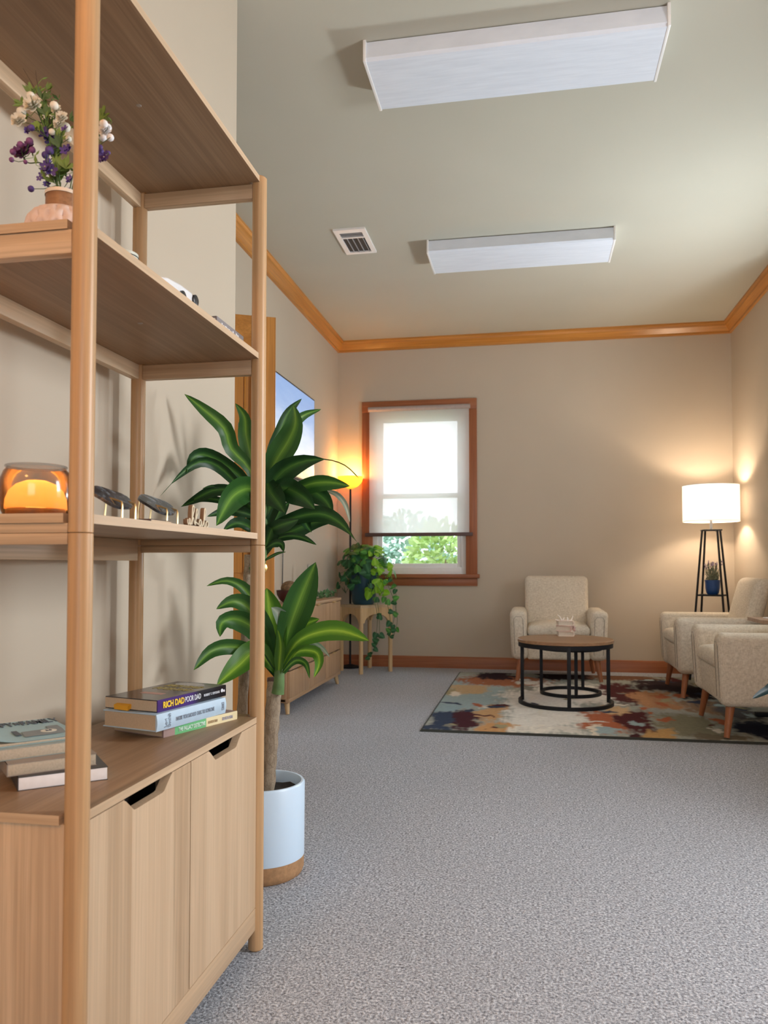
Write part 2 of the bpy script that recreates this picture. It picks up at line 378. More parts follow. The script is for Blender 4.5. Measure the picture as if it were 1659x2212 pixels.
# ------------------------------------------------------------------ bookcase
PXF, PXB, D1, D2, PR = -.656, -.9746, 1.0727, 1.8447, .0178
Z3, Z2, ZM, ZC, TB = 1.858, 1.4206, .9817, .5413, .0142
ZSEAM = .9667
bc = thing('bookcase', (PXF, D1, 0), 'light oak open bookcase with round posts and a two-door cabinet at its base', 'bookcase')
XF = PXF+.006          # front faces of boards
XBK = PXB-.006
for X in (PXF, PXB):
    for Y in (D1, D2):
        b = MB(); b.lathe([(PR-.004, 0), (PR, .004), (PR, ZSEAM-.0012), (PR-.001, ZSEAM-.0004)], (X, Y, 0), 28); b.build('lower_post', oak_post, bc)
        b = MB(); b.lathe([(PR-.001, ZSEAM+.0004), (PR, ZSEAM+.0012), (PR, Z3+TB+.001), (PR-.004, Z3+TB+.005)], (X, Y, 0), 28); b.build('upper_post', oak_post, bc)
def board(name, z, mat=oak_y, y0=None):
    xa, xb = XBK, XF; ya, yb = D1-.013, D2+.013; nx = PR+.004; g = .0185
    # notched corners around the posts
    poly = [(xa+.03, ya), (xb-.027, ya), (xb-.027, D1+g), (xb, D1+g), (xb, D2-g), (xb-.027, D2-g), (xb-.027, yb), (xa+.03, yb), (xa+.03, D2-g), (xa, D2-g), (xa, D1+g), (xa+.03, D1+g)]
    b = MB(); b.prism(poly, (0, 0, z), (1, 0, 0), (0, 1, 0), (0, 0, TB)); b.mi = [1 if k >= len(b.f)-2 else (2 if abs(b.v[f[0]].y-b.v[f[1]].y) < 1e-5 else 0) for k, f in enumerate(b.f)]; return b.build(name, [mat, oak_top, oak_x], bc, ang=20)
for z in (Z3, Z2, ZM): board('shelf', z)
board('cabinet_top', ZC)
RH = .036; xr0, xr1 = PXB+PR-.002, PXF-PR+.002
for z1, hh in ((Z3, RH), (Z2, RH), (ZM, ZM-ZSEAM-.0002), (ZSEAM-.0002, .0168)):
    for Y in (D1, D2):
        bx('side_rail', oak_x, bc, xr0, xr1, Y-.010, Y+.010, z1-hh, z1, bev=.0012)
for z1, hh in ((Z3, RH), (Z2, RH)): bx('back_rail', oak_y, bc, PXB-.010, PXB+.010, D1+PR-.002, D2-PR+.002, z1-hh, z1, bev=.0012)
bx('back_rail', oak_y, bc, PXB-.010, PXB+.012, D1+PR-.002, D2-PR+.002, ZM-.052, ZM, bev=.0012)
# screw caps under the boards
for z, sp_ in ((Z3, (300, 228)), (Z2, (303, 698))):
    p = W(sp_[0], sp_[1], 2, z); b = MB(); b.lathe([(.0045, -.0012), (.0055, 0)], (p.x, p.y, z), 16); b.build('screw_cap', plain('cap_grey', (.30, .25, .21), .4), bc)
# cabinet
ZR0, ZD0, ZD1 = .052, .107, ZC-.002
YD0, YD1 = D1+PR+.001, D2-PR-.001; ymid = 1.4555
bx('side_panel', oak_v, bc, xr0, xr1+.012, D1-.008, D1+.010, ZR0, ZC, bev=.001)
bx('side_panel', oak_v, bc, xr0, xr1, D2-.010, D2+.008, ZR0, ZC, bev=.001)
bx('back_panel', oak_y, bc, PXB-.006, PXB, D1+.01, D2-.01, ZR0, ZC)
bx('bottom_panel', oak_y, bc, PXB, XF-.02, D1+.01, D2-.01, ZD0-.016, ZD0-.001)
bx('plinth_rail', oak_y, bc, XF-.022, XF-.001, YD0-.003, YD1+.003, ZR0, ZD0-.003, bev=.0015)
bx('divider', oak_v, bc, PXB, XF-.03, ymid-.008, ymid+.008, ZD0, ZC)
bx('shade_sheet', shade_dark, bc, XF-.075, XF-.070, YD0, YD1, ZD0, ZC-.001)  # dark sheet standing in for the shade inside the cabinet
def door_leaf(y0, y1, n0, n1):
    hd = .036
    d = .026
    poly = [(y0, ZD0), (y1, ZD0), (y1, ZD1), (n1+.022, ZD1)]
    for k in range(5): # rounded shoulder
        t = k/4; poly.append((n1+.022-.008*t, ZD1-.002-.004*t*t))
    poly += [(n1-.004, ZD1-d+.006), (n1-.010, ZD1-d+.001), (n1-.016, ZD1-d), (n0+.016, ZD1-d), (n0+.010, ZD1-d+.001), (n0+.004, ZD1-d+.006)]
    for k in range(5):
        t = 1-k/4; poly.append((n0-.022+.008*t, ZD1-.002-.004*t*t))
    poly += [(n0-.022, ZD1), (y0, ZD1)]
    b = MB(); b.prism(poly, (XF-.018, 0, 0), (0, 1, 0), (0, 0, 1), (.0175, 0, 0)); return b.build('door', oak_v, bc, ang=30)
door_leaf(YD0, ymid-.0016, 1.222, 1.352); door_leaf(ymid+.0016, YD1, 1.565, 1.705)

# ------------------------------------------------------------------ books on the cabinet
ZT = ZC+TB
def mkbook(name, corner, ang, L, Wd, t, z, cover, pages, label, cat='book', board=.0022, soft=False, overhang=.003, spine_mat=None, group=None):
    """corner = near end of the spine; spine runs along u; the book extends along w (left)"""
    u = Vector((math.sin(ang), math.cos(ang), 0)); w = Vector((-math.cos(ang), math.sin(ang), 0)); c = Vector((corner[0], corner[1], z))
    th = thing(name, tuple(c), label, cat, group)
    Mx = Matrix((u, w, Vector((0, 0, 1)))).transposed().to_4x4(); Mx.translation = c
    oh = 0 if soft else overhang
    b = MB(); b.box(oh, L-oh, board, Wd-oh, board*.9, t-board*.9, M=Mx); b.build('pages', pages, th)
    b = MB(); b.box(0, L, board*.6, Wd, 0, board, bev=board*.3, seg=1, M=Mx); b.box(0, L, board*.6, Wd, t-board, t, bev=board*.3, seg=1, M=Mx)
    b.build('cover', cover, th)
    b = MB(); prof = [(0, 0)]+[(-.003*math.sin(PI*k/6) if not soft else -.0003, t*k/6) for k in range(1, 6)]+[(0, t), (board, t), (board, 0)]
    b.prism(prof, c, w, (0, 0, 1), u*L); b.build('spine', spine_mat or cover, th)
    return th, Mx, u, w
# right-hand stack (bottom to top)
z = ZT
def two_tone(name, c1, c2, p0, p1, ang, corner, soft=.002):
    t = NT(name); t.set(.35); tc = t.n('ShaderNodeTexCoord')
    vm = t.n('ShaderNodeVectorMath', operation='DOT_PRODUCT'); t.l(tc.outputs['Object'], vm.inputs[0]); vm.inputs[1].default_value = (math.sin(ang), math.cos(ang), 0)
    mr = t.n('ShaderNodeMapRange'); mr.inputs[1].default_value = p0; mr.inputs[2].default_value = p1; t.l(vm.outputs['Value'], mr.inputs[0])
    t.base(t.mix(mr.outputs[0], c1, c2)); return t.m
a1 = math.radians(19.5)
pinkish = plain('mauve_cover', (.36, .24, .22), .5)
sp1 = two_tone('green_cream_spine', srgb(112, 190, 130), srgb(236, 222, 180), .128, .131, a1, None)
c1 = (-.765, 1.572)
b1, M1, u1, w1 = mkbook('book', c1, a1, .235, .148, .0195, z, pinkish, paper, 'thin paperback with a green and cream spine, bottom of the stack of three', soft=True, spine_mat=sp1, group='books stacked at the right of the cabinet')
# mauve wrap at the near end of the spine
b = MB(); b.box(-.0006, .032, -.0012, .004, .0002, .0193, M=M1); b.build('spine_end', pinkish, b1)
def on_spine(M, u, along, up, off=-.0035): return M @ Vector((along, off, up))
up = Vector((0, 0, 1))
text('lettering', 'THE FALLACY DETECTIVE', on_spine(M1, u1, .043, .0055, -.0012), u1, up, .0085, plain('pale_print', srgb(225, 245, 235), .5), b1, width=.082, bold=.012)
text('lettering', 'BLUEDORN', on_spine(M1, u1, .135, .0062, -.0012), u1, up, .006, plain('tan_print', srgb(190, 165, 130), .5), b1, width=.03)
text('lettering', 'BLUEDORN', on_spine(M1, u1, .182, .0060, -.0012), u1, up, .007, plain('grey_print', srgb(178, 176, 190), .5), b1, width=.035, bold=.01)
z += .0198
a2 = math.radians(14.3); lblue = plain('pale_blue_cover', srgb(188, 212, 232), .45)
c2 = (-.762, 1.533)
b2, M2, u2, w2 = mkbook('book', c2, a2, .236, .145, .0355, z, lblue, paper, 'thick hardback with a pale blue spine, middle of the stack of three', spine_mat=lblue, group='books stacked at the right of the cabinet')
gp = plain('slate_print', srgb(140, 150, 165), .6)
text('lettering', 'MAYBE YOU SHOULD TALK TO SOMEONE', on_spine(M2, u2, .058, .0135), u2, up, .0085, gp, b2, width=.132)
text('lettering', 'Lori', on_spine(M2, u2, .030, .0055, -.0034), up, -u2, .0075, gp, b2, width=.017)
text('lettering', 'Gottlieb', on_spine(M2, u2, .041, .0045, -.0034), up, -u2, .0075, gp, b2, width=.028)
b = MB()
for (q0_, q1_, h0, h1) in ((.219, .2205, .009, .027), (.2255, .227, .009, .027), (.2205, .2255, .009, .0105), (.2205, .2255, .0255, .027), (.2218, .2242, .013, .023)): b.box(q0_, q1_, -.0037, -.0025, h0, h1, M=M2)
b.build('emblem', gp, b2)
z += .0358
a3 = math.radians(13.8); c3 = (-.769, 1.552)
cov3 = NT('dark_glossy_cover'); cov3.set(.16, 0, .6); co = cov3.coords(); f = cov3.noise(co, 22, 3)
cov3.base(cov3.ramp(f, [(.40, (.022, .018, .024)), (.55, (.06, .045, .045)), (.66, (.14, .09, .06))])); cov3 = cov3.m
sp3 = two_tone('purple_black_spine', srgb(66, 34, 112), srgb(16, 16, 26), .112, .140, a3, None)
b3, M3, u3, w3 = mkbook('book', c3, a3, .240, .142, .0255, z, cov3, paper, 'paperback with purple and black spine and yellow tab, topmost of the stack of three', soft=True, spine_mat=sp3, group='books stacked at the right of the cabinet')
yel = plain('yellow_print', srgb(245, 205, 60), .5); whi = plain('white_print', srgb(235, 238, 245), .5)
text('lettering', 'RICH DAD', on_spine(M3, u3, .016, .0075, -.0012), u3, up, .0125, yel, b3, width=.069, bold=.035)
text('lettering', 'POOR DAD', on_spine(M3, u3, .088, .0082, -.0012), u3, up, .0118, whi, b3, width=.055, bold=.005)
text('lettering', 'ROBERT T. KIYOSAKI', on_spine(M3, u3, .155, .0105, -.0012), u3, up, .0055, whi, b3, width=.058)
b = MB(); b.lathe([(.0042, 0), (.0042, .0004)], n=16, M=Matrix.Translation(on_spine(M3, u3, .223, .0145, -.001)) @ (-w3).to_track_quat('Z', 'Y').to_matrix().to_4x4())
b.lathe([(.003, 0), (.003, .0004)], n=16, M=Matrix.Translation(on_spine(M3, u3, .231, .013, -.001)) @ (-w3).to_track_quat('Z', 'Y').to_matrix().to_4x4()); b.build('emblem', whi, b3)
# cover print (flat lettering on the top)
ct = plain('cover_yellow', srgb(150, 130, 60), .4); pk = plain('cover_pink', srgb(190, 140, 125), .4)
zt = z+.0257
def flat(M, a, w_, zz): return M @ Vector((a, w_, zz))
text('lettering', 'RICH DAD', flat(M3, .165, .122, .0256), -w3, u3, .026, ct, b3, width=.10, bold=.03)
text('lettering', 'POOR DAD', flat(M3, .125, .122, .0256), -w3, u3, .026, ct, b3, width=.10, bold=.02)
b = MB(); b.prism([(.020*math.cos(2*PI*k/24), .040*math.sin(2*PI*k/24)) for k in range(24)], M3 @ Vector((.208, .080, .0254)), u3, w3, (0, 0, .0003)); b.build('pale_oval', plain('cover_grey', srgb(170, 165, 160), .4), b3)
b = MB(); b.box(.062, .082, .045, .105, .0254, .0257, M=M3); b.build('pink_patch', pk, b3)
b = MB()
vs = [M3 @ Vector(p) for p in ((-.0002, .070, .004), (-.0002, .108, .004), (-.010, .108, .0016), (-.010, .070, .0006), (-.0002, .070, .0135), (-.0002, .108, .0135), (-.011, .108, .0115), (-.011, .070, .0095))]
b.add(vs, [[0, 1, 2, 3], [4, 5, 6, 7], [3, 2, 6, 7], [0, 3, 7, 4], [1, 2, 6, 5], [0, 1, 5, 4]]); b.build('yellow_tab', plain('tab_yellow', srgb(238, 170, 40), .6), b3)

# left-hand stack: page edges face the room
aL = math.atan2(.106, .092)
def mkbook2(name, corner, ang, Wd, L, t, z, cover, pages, label, curl=0):
    """corner = near-left corner of the bottom page edge; u along that edge, w away from the camera"""
    u = Vector((math.sin(ang), math.cos(ang), 0)); w = Vector((-math.cos(ang), math.sin(ang), 0)); c = Vector((corner[0], corner[1], z))
    th = thing(name, tuple(c), label, 'book', 'books stacked at the left of the cabinet')
    Mx = Matrix((u, w, Vector((0, 0, 1)))).transposed().to_4x4(); Mx.translation = c
    b = MB(); b.box(.001, Wd-.001, .0006, L-.001, .0008, t-.0008, bev=.0012, seg=2, M=Mx); b.build('pages', pages, th)
    b = MB(); b.box(0, Wd, 0, L, 0, .0009, M=Mx); b.box(0, .0012, 0, L, 0, t, M=Mx)
    if not curl: b.box(0, Wd, 0, L, t-.0009, t, M=Mx)
    else:
        n = 14; mmm = 8; vs = []; fs = []; uvs = []
        for j in range(mmm+1):
            for i in range(n+1):
                p = i/n; q = j/mmm
                zz = t+.0006+curl*(max(0, .35-p)/.35)**2*.9+curl*.35*(max(0, p-.75)/.25)**2*(1-q)
                vs.append(Mx @ Vector((p*Wd-.001, q*L, zz))); uvs.append((p, q))
        for j in range(mmm):
            for i in range(n): fs.append([j*(n+1)+i, j*(n+1)+i+1, (j+1)*(n+1)+i+1, (j+1)*(n+1)+i])
        N = len(vs); vs2 = vs+[v-Vector((0, 0, .0007)) for v in vs]
        fs2 = fs+[[k+N for k in f][::-1] for f in fs]
        for i in range(n): fs2.append([i, i+1, N+i+1, N+i])
        b.add(vs2, fs2)
    b.build('cover', cover, th); return th, Mx, u, w
darkcov = plain('charcoal_cover', (.05, .05, .055), .4); tancov = plain('dull_cover', (.30, .25, .21), .5)
z = ZT
k1 = mkbook2('book', (-.815, 1.160), aL, .140, .178, .022, z, darkcov, paper_w, 'white-paged book with a dark cover, bottom of the left stack by the near post'); z += .0224
k2 = mkbook2('book', (-.833, 1.158), aL-.06, .140, .185, .020, z, tancov, paper_g, 'grey-paged paperback lying second from the bottom of the left stack'); z += .0204
k3 = mkbook2('book', (-.860, 1.168), aL-.10, .140, .185, .019, z, plain('sage_cover', (.32, .38, .36), .5), paper_g, 'grey-paged paperback lying just under the light blue book'); z += .0194
mag_c = plain('light_blue_cover', srgb(150, 186, 194), .38, var=.04)
k4, Mk, uk, wk = mkbook2('book', (-.872, 1.172), aL-.12, .140, .185, .006, z, mag_c, paper_g, 'light blue comic book with a curling cover, on top of the left stack', curl=.010)
z4 = .0072
dk = plain('dark_print', srgb(74, 84, 96), .5)
text('lettering', 'SPY×FAMILY', Mk @ Vector((.034, .140, z4+.0003)), uk, wk, .036, dk, k4, width=.112, bold=.025)
gy = plain('grey_panel', srgb(128, 136, 138), .5); wc = plain('white_disc', srgb(222, 220, 206), .5)
b = MB(); b.prism([(0, 0), (.072, 0), (.072, .075), (.052, .075), (.05, .05), (.004, .046)], Mk @ Vector((.058, .028, z4+.0002)), uk, wk, (0, 0, .0004)); b.build('cover_panel', gy, k4)
b = MB(); b.prism([(0, 0), (.009, 0), (.009, .042), (0, .042)], Mk @ Vector((.048, .045, z4+.0007)), uk, wk, (0, 0, .0004)); b.build('cover_stripe', dk, k4)
b = MB(); b.lathe([(.0135, 0), (.0135, .0004)], tuple(Mk @ Vector((.104, .058, z4+.0007))), 24); b.build('cover_badge', wc, k4)
text('lettering', '20', Mk @ Vector((.098, .054, z4+.0015)), uk, wk, .008, dk, k4)
b = MB(); b.lathe([(.006, 0), (.006, .0004)], tuple(Mk @ Vector((.030, .126, z4+.0016))), 20); b.build('cover_badge', plain('red_badge', srgb(150, 60, 66), .5), k4)

# ------------------------------------------------------------------ mid shelf: glowing jar, brass easels, word sign
ZM1 = ZM+TB
gx, gy_ = -.783, 1.150
gl_ = thing('glowing_lamp', (gx, gy_, ZM1), 'smoky glass dome lamp glowing orange on a wooden base, on the middle shelf', 'lamp')
b = MB(); b.lathe([(.043, 0), (.045, .002), (.045, .011), (.043, .013)], (gx, gy_, ZM1), 32); b.build('base', wood('lamp_base_wood', (.30, .14, .06), (.42, .21, .09), (.5, .27, .13), axis=0), gl_)
def smoky():
    t = NT('smoky_glass'); t.t.nodes.remove(t.p)
    tr = t.n('ShaderNodeBsdfTransparent'); tr.inputs[0].default_value = (.60, .58, .56, 1)
    tl = t.n('ShaderNodeBsdfTranslucent'); tl.inputs[0].default_value = (.85, .62, .38, 1)
    gl = t.n('ShaderNodeBsdfGlossy'); gl.inputs['Roughness'].default_value = .12; fr = t.n('ShaderNodeFresnel')
    m1 = t.n('ShaderNodeMixShader'); m1.inputs[0].default_value = .05; m2 = t.n('ShaderNodeMixShader')
    t.l(tr.outputs[0], m1.inputs[1]); t.l(tl.outputs[0], m1.inputs[2]); t.l(fr.outputs[0], m2.inputs[0]); t.l(m1.outputs[0], m2.inputs[1]); t.l(gl.outputs[0], m2.inputs[2]); t.l(m2.outputs[0], t.out.inputs[0]); return t.m
b = MB(); b.lathe([(.047, .0005), (.052, .010), (.0555, .028), (.056, .045), (.054, .060), (.049, .073), (.044, .079)], (gx, gy_, ZM1), 40, cap0=False, cap1=False); b.build('glass_dome', smoky(), gl_)
b = MB(); b.lathe([(.047, .013), (.046, .028), (.041, .042), (.030, .053), (.015, .059), (.0005, .0605)], (gx, gy_, ZM1), 36, cap0=False); b.build('inner_diffuser', translucent('frosted_amber', (.80, .52, .28), .6), gl_)
b = MB(); b.tube([(gx+.045*math.cos(2*PI*k/36), gy_+.045*math.sin(2*PI*k/36), ZM1+.081) for k in range(36)], .0022, 8, closed=True); b.build('rim', glass('rim_glass', (.75, .75, .75)), gl_)
b = MB(); b.lathe([(.001, .013), (.014, .014), (.016, .019), (.011, .026), (.001, .030)], (gx, gy_, ZM1), 20); b.build('bulb', emit('bulb_glow', (1.0, .50, .10), 5), gl_)
point('lamp_glow', (gx, gy_, ZM1+.034), .003, .16, (1.0, .52, .15))

def easel(cx, cyy, label):
    e = thing('display_easel', (cx, cyy, ZM1), label, 'easel', 'brass easels on the middle shelf')
    for dy in (-.02, .026):
        b = MB(); b.tube([(cx+.012, cyy+dy, ZM1+.002), (cx+.012, cyy+dy, ZM1+.026), (cx+.010, cyy+dy+.002, ZM1+.031), (cx-.004, cyy+dy+.004, ZM1+.036), (cx-.045, cyy+dy+.004, ZM1+.046)], .0019, 8); b.build('wire_foot', gold, e)
    b = MB(); b.tube([(cx-.045, cyy-.02, ZM1+.046), (cx-.046, cyy+.03, ZM1+.046)], .0019, 8); b.build('cross_wire', gold, e)
    for dy in (-.02, .03):
        b = MB(); b.tube([(cx-.045, cyy+dy, ZM1+.046), (cx-.05, cyy+dy, ZM1+.001)], .0019, 8); b.build('rear_foot', gold, e)
    return e
def slab(cx, cyy, label):
    ag = NT('dark_agate'); ag.set(.08, 0, .6); co = ag.coords(); f = ag.noise(co, 40, 3, .5, 1.5)
    ag.base(ag.ramp(f, [(.3, (.02, .022, .026)), (.55, (.07, .085, .10)), (.7, (.20, .24, .28))]))
    poly = []; 
    for k in range(26):
        th = 2*PI*k/26; r = 1+.07*math.sin(3*th+1)+.05*math.sin(5*th)
        poly.append((.044*r*math.cos(th), .034*r*math.sin(th)))
    o = Vector((cx-.018, cyy-.002, ZM1+.038)); ax = Vector((0.15, 1, 0)).normalized(); ay = Vector((-.80, .1, .55)).normalized()
    b = MB(); b.prism(poly, o, ax, ay, ax.cross(ay)*.005); return tag(b.build('stone_slab', ag.m, None), label, 'stone', 'stone slabs on the brass easels')
easel(-.70, 1.27, 'brass wire easel on the middle shelf, half hidden behind the near post'); slab(-.70, 1.27, 'dark stone slab on the easel behind the near post')
easel(-.70, 1.44, 'brass wire easel on the middle shelf, beside the wooden word sign'); slab(-.70, 1.44, 'dark glossy stone slab on the easel beside the wooden word sign')
bk = thing('book', (-.76, 1.35, ZM1), 'thin dark red book lying flat on the middle shelf under the brass easel', 'book')
bx('cover', plain('dark_red_cover', (.05, .02, .018), .5), bk, -.80, -.668, 1.315, 1.395, ZM1, ZM1+.006, bev=.001); bx('pages', paper, bk, -.798, -.6678, 1.317, 1.3955, ZM1+.0015, ZM1+.0045)

# cut-out word sign: cursive strokes of a wooden word
sg = thing('word_sign', (-.675, 1.45, ZM1), 'pale wooden cut-out sign of a cursive word beside the plant leaves', 'sign')
def stroke(pts, name='letter'):
    c = bpy.data.curves.new(name, 'CURVE'); c.dimensions = '3D'; c.resolution_u = 6; c.extrude = .0034; c.bevel_depth = .0019; c.bevel_resolution = 1
    s_ = c.splines.new('BEZIER'); s_.bezier_points.add(len(pts)-1)
    for bp, p in zip(s_.bezier_points, pts): bp.co = (p[0], p[1], 0); bp.handle_left_type = bp.handle_right_type = 'AUTO'
    return c
sgm = plain('pale_sign_wood', srgb(214, 200, 172), .6)
Ms = Matrix((Vector((-.12, 1, 0)).normalized(), Vector((0, 0, 1)), Vector((1, .12, 0)).normalized())).transposed().to_4x4(); Ms.translation = Vector((-.664, 1.452, ZM1+.0022))
U = .001
word = [  # u f f a l o
 [(0, 11), (1, 3), (5, 1), (9, 5), (10, 12), (11, 3), (14, 1), (18, 4)],
 [(18, 4), (27, 20), (33, 36), (28, 39), (24, 28), (23, 10), (22, 1)], [(23, 12), (28, 15), (32, 10), (36, 3)],
 [(36, 3), (46, 17), (53, 30), (49, 34), (44, 24), (41, 8), (41, 1)], [(41, 8), (48, 6), (56, 4)],
 [(74, 11), (69, 14), (63, 10), (61, 4), (65, 0), (71, 4), (74, 11), (74, 4), (77, 1), (82, 4)],
 [(82, 4), (92, 18), (99, 35), (95, 39), (91, 28), (89, 10), (91, 1), (96, 1)],
 [(96, 1), (102, 10), (110, 13), (114, 8), (110, 1), (103, 2), (102, 9)],
]
sgb = plain('brown_unlit_edge', (.22, .13, .07), .7)  # brown wood sides, darkened in colour as the unlit side of the letters
for w_ in word:
    o = to_mesh(stroke([(p[0]*U*1.22, p[1]*U) for p in w_]), 'letter', sgm, sg, Ms); o.data.materials.append(sgb)
    for p in o.data.polygons:
        if abs(p.normal.x) < .35: p.material_index = 1

# ------------------------------------------------------------------ second shelf: vase, flowers, bowl, gadget, book
ZS1 = Z2+TB
vx, vy = -.772, 1.195
vs_ = thing('vase', (vx, vy, ZS1), 'squat pale pink vase with a brown wooden neck on the upper shelf', 'vase')
def diam(th, z): return 1+.11*(max(abs(math.sin(8*th+z*95)), abs(math.sin(8*th-z*95)))-.7)*(1 if .008 < z < .074 else 0)
b = MB(); pr = [(.040, 0), (.050, .012), (.057, .03), (.0585, .042), (.055, .058), (.046, .070), (.034, .077), (.028, .079)]
pf = []
for i in range(7):
    for k in range(4): t = k/4; pf.append((pr[i][0]*(1-t)+pr[i+1][0]*t, pr[i][1]*(1-t)+pr[i+1][1]*t))
b.lathe(pf+[pr[-1]], (vx, vy, ZS1), 160, rmod=diam); b.build('body', plain('pink_ceramic', (.72, .55, .47), .5, var=.03), vs_)
b = MB(); b.lathe([(.0275, .078), (.0275, .102)], (vx, vy, ZS1), 36); b.build('neck', wood('vase_neck_wood', (.20, .09, .04), (.30, .15, .07), (.38, .2, .1), axis=0), vs_)
b = MB(); b.lathe([(.0285, .102), (.0285, .108), (.024, .108), (.024, .103)], (vx, vy, ZS1), 36, cap0=False, cap1=False); b.build('rim', plain('cream_ceramic', (.75, .64, .52), .4), vs_)
stem_m = plain('stem_green', (.06, .11, .03), .6); leaf_s = plain('spray_leaf', (.16, .26, .05), .6, var=.3); leaf_d = plain('spray_leaf_dark', (.07, .14, .04), .6, var=.3)
def petal_flower(b, c, r, n=5, cup=.3, mi=0, nrm=None):
    nrm = (nrm or Vector((rnd.uniform(-.5, .6), -1+rnd.uniform(-.3, .3), rnd.uniform(-.3, .6)))).normalized()
    a = nrm.orthogonal().normalized(); d = nrm.cross(a)
    for k in range(n):
        th = 2*PI*k/n+rnd.uniform(-.1, .1); e = a*math.cos(th)+d*math.sin(th); f = nrm.cross(e)
        p0 = c; p1 = c+e*r*.45+f*r*.36+nrm*r*cup*.4; p2 = c+e*r*.95+f*r*.26+nrm*r*cup; p3 = c+e*r*1.05+nrm*r*cup*.9; p4 = c+e*r*.95-f*r*.26+nrm*r*cup; p5 = c+e*r*.45-f*r*.36+nrm*r*cup*.4; pm = c+e*r*.6+nrm*r*cup*.15
        b.add([p0, p1, p2, p3, p4, p5, pm], [[0, 1, 6], [1, 2, 6], [2, 3, 6], [3, 4, 6], [4, 5, 6], [5, 0, 6]], mi)
    bm = bmesh.new(); bmesh.ops.create_icosphere(bm, subdivisions=1, radius=r*.2); b.bm_add(bm, 1, Matrix.Translation(c+nrm*r*.08))
def blob(b, c, r, mi=0, sub=2):
    bm = bmesh.new(); bmesh.ops.create_icosphere(bm, subdivisions=sub, radius=r); b.bm_add(bm, mi, Matrix.Translation(c))
def spray(label, pts, blooms, leaves, pm, cm, Y=1.2):
    """pts: stem pixels, blooms: (px,py,r px,kind), on depth planes about Y"""
    th = thing('flower_spray', (vx, vy, ZS1+.10), label, 'flower', 'artificial flower sprays in the pink vase')
    k = Y/F_PX
    P = [Vector((vx+rnd.uniform(-.01, .01), vy+rnd.uniform(-.01, .01), ZS1+.06))]+[W(x, y, 1, Y+d) for (x, y, d) in pts]
    pp = smooth(P, 5); b = MB(); b.tube(pp, .0010, 6)
    for (x, y, r, kind) in blooms:
        q = W(x, y, 1, Y+rnd.uniform(-.03, .02)); j = min(pp, key=lambda s_: (s_-q).length+max(0, s_.z-q.z)*2)
        b.tube([j, (j+q)/2+Vector((0, 0, -.003)), q], .0006, 5)
    b.build('stem', stem_m, th)
    for (x, y, r, kind) in blooms:
        q = W(x, y, 1, Y+rnd.uniform(-.03, .02)); b = MB()
        r *= 1.3
        if kind == 'f': petal_flower(b, q, r*k*1.1, 5, .25)
        elif kind == 'd':
            for _ in range(3): petal_flower(b, q+Vector((rnd.uniform(-.5, .5), rnd.uniform(-.5, .5), rnd.uniform(-.5, .5)))*r*k*.8, r*k*.8, 5, .5)
        elif kind == 'r':
            for q2 in range(4): petal_flower(b, q+Vector((0, -.002*q2, 0)), r*k*(1.1-.2*q2), 6, .2+.35*q2, nrm=Vector((.1, -1, .3)))
        else: blob(b, q, r*k)
        b.build('bloom' if kind != 'b' else 'bud', [pm, cm], th, ang=60)
    nl = 16 if leaves else 3
    for _ in range(nl):
        q = rnd.choice(pp[len(pp)//3:]); qx = q+Vector((rnd.uniform(-.02, .02), rnd.uniform(-.02, .02), rnd.uniform(-.01, .02))); b = MB(); e = Vector((rnd.uniform(-.8, .8), rnd.uniform(-.6, .4), rnd.uniform(.1, 1))).normalized(); f = e.cross(FWD).normalized(); L = rnd.uniform(14, 30)*k
        b.tube([q, qx], .0005, 5); b.add([qx, qx+e*L*.5+f*L*.15, qx+e*L, qx+e*L*.5-f*L*.15, qx+e*L*.5+FWD*.001], [[0, 1, 4], [1, 2, 4], [2, 3, 4], [3, 0, 4]]); b.build('leaf', leaf_s if rnd.random() < .7 else leaf_d, th)
    for (x, y, L, an) in leaves:
        b = MB(); q = W(x, y, 1, Y+rnd.uniform(-.02, .03))
        for s_ in range(8):
            t = math.radians(an+rnd.uniform(-55, 55)); e = RGT*math.cos(t)+Vector((0, 0, 1))*math.sin(t)+Vector((0, rnd.uniform(-.4, .4), 0)); e.normalize()
            f = e.cross(FWD).normalized()*L*k*.16; q1 = q+e*L*k
            b.add([q, q+e*L*k*.5+f, q1, q+e*L*k*.5-f, q+e*L*k*.5+FWD*.001], [[0, 1, 4], [1, 2, 4], [2, 3, 4], [3, 0, 4]])
        b.build('leaf', leaf_s if rnd.random() < .6 else leaf_d, th)
def smooth(P, n=6):
    P = [Vector(p) for p in P]; out = []
    for i in range(len(P)-1):
        p0 = P[max(i-1, 0)]; p1 = P[i]; p2 = P[i+1]; p3 = P[min(i+2, len(P)-1)]
        for k in range(n):
            t = k/n; out.append(.5*((2*p1)+(p2-p0)*t+(2*p0-5*p1+4*p2-p3)*t*t+(3*p1-p0-3*p2+p3)*t**3))
    out.append(P[-1]); return out
wp = plain('white_petal', (.80, .77, .66), .6, var=.05); wp2 = plain('bright_white_petal', (.86, .87, .90), .6, var=.04)
pu = plain('purple_petal', (.095, .050, .24), .6, var=.25); mv = plain('mauve_petal', (.20, .065, .19), .6, var=.2); dkp = plain('dark_violet', (.03, .02, .10), .6, var=.3); yc = plain('pale_centre', (.50, .50, .28), .6)
spray('spray of large cream blooms leaning left at the top of the vase', [(118, 340, 0), (85, 250, .01), (68, 190, .02)],
      [(72, 228, 17, 'r'), (66, 207, 8, 'b'), (42, 262, 14, 'r'), (98, 205, 6, 'b'), (46, 242, 9, 'b')], [(70, 205, 32, 80), (50, 225, 26, 150), (90, 215, 30, 60), (60, 250, 24, 200), (80, 260, 30, 250), (100, 195, 22, 60)], wp, yc)
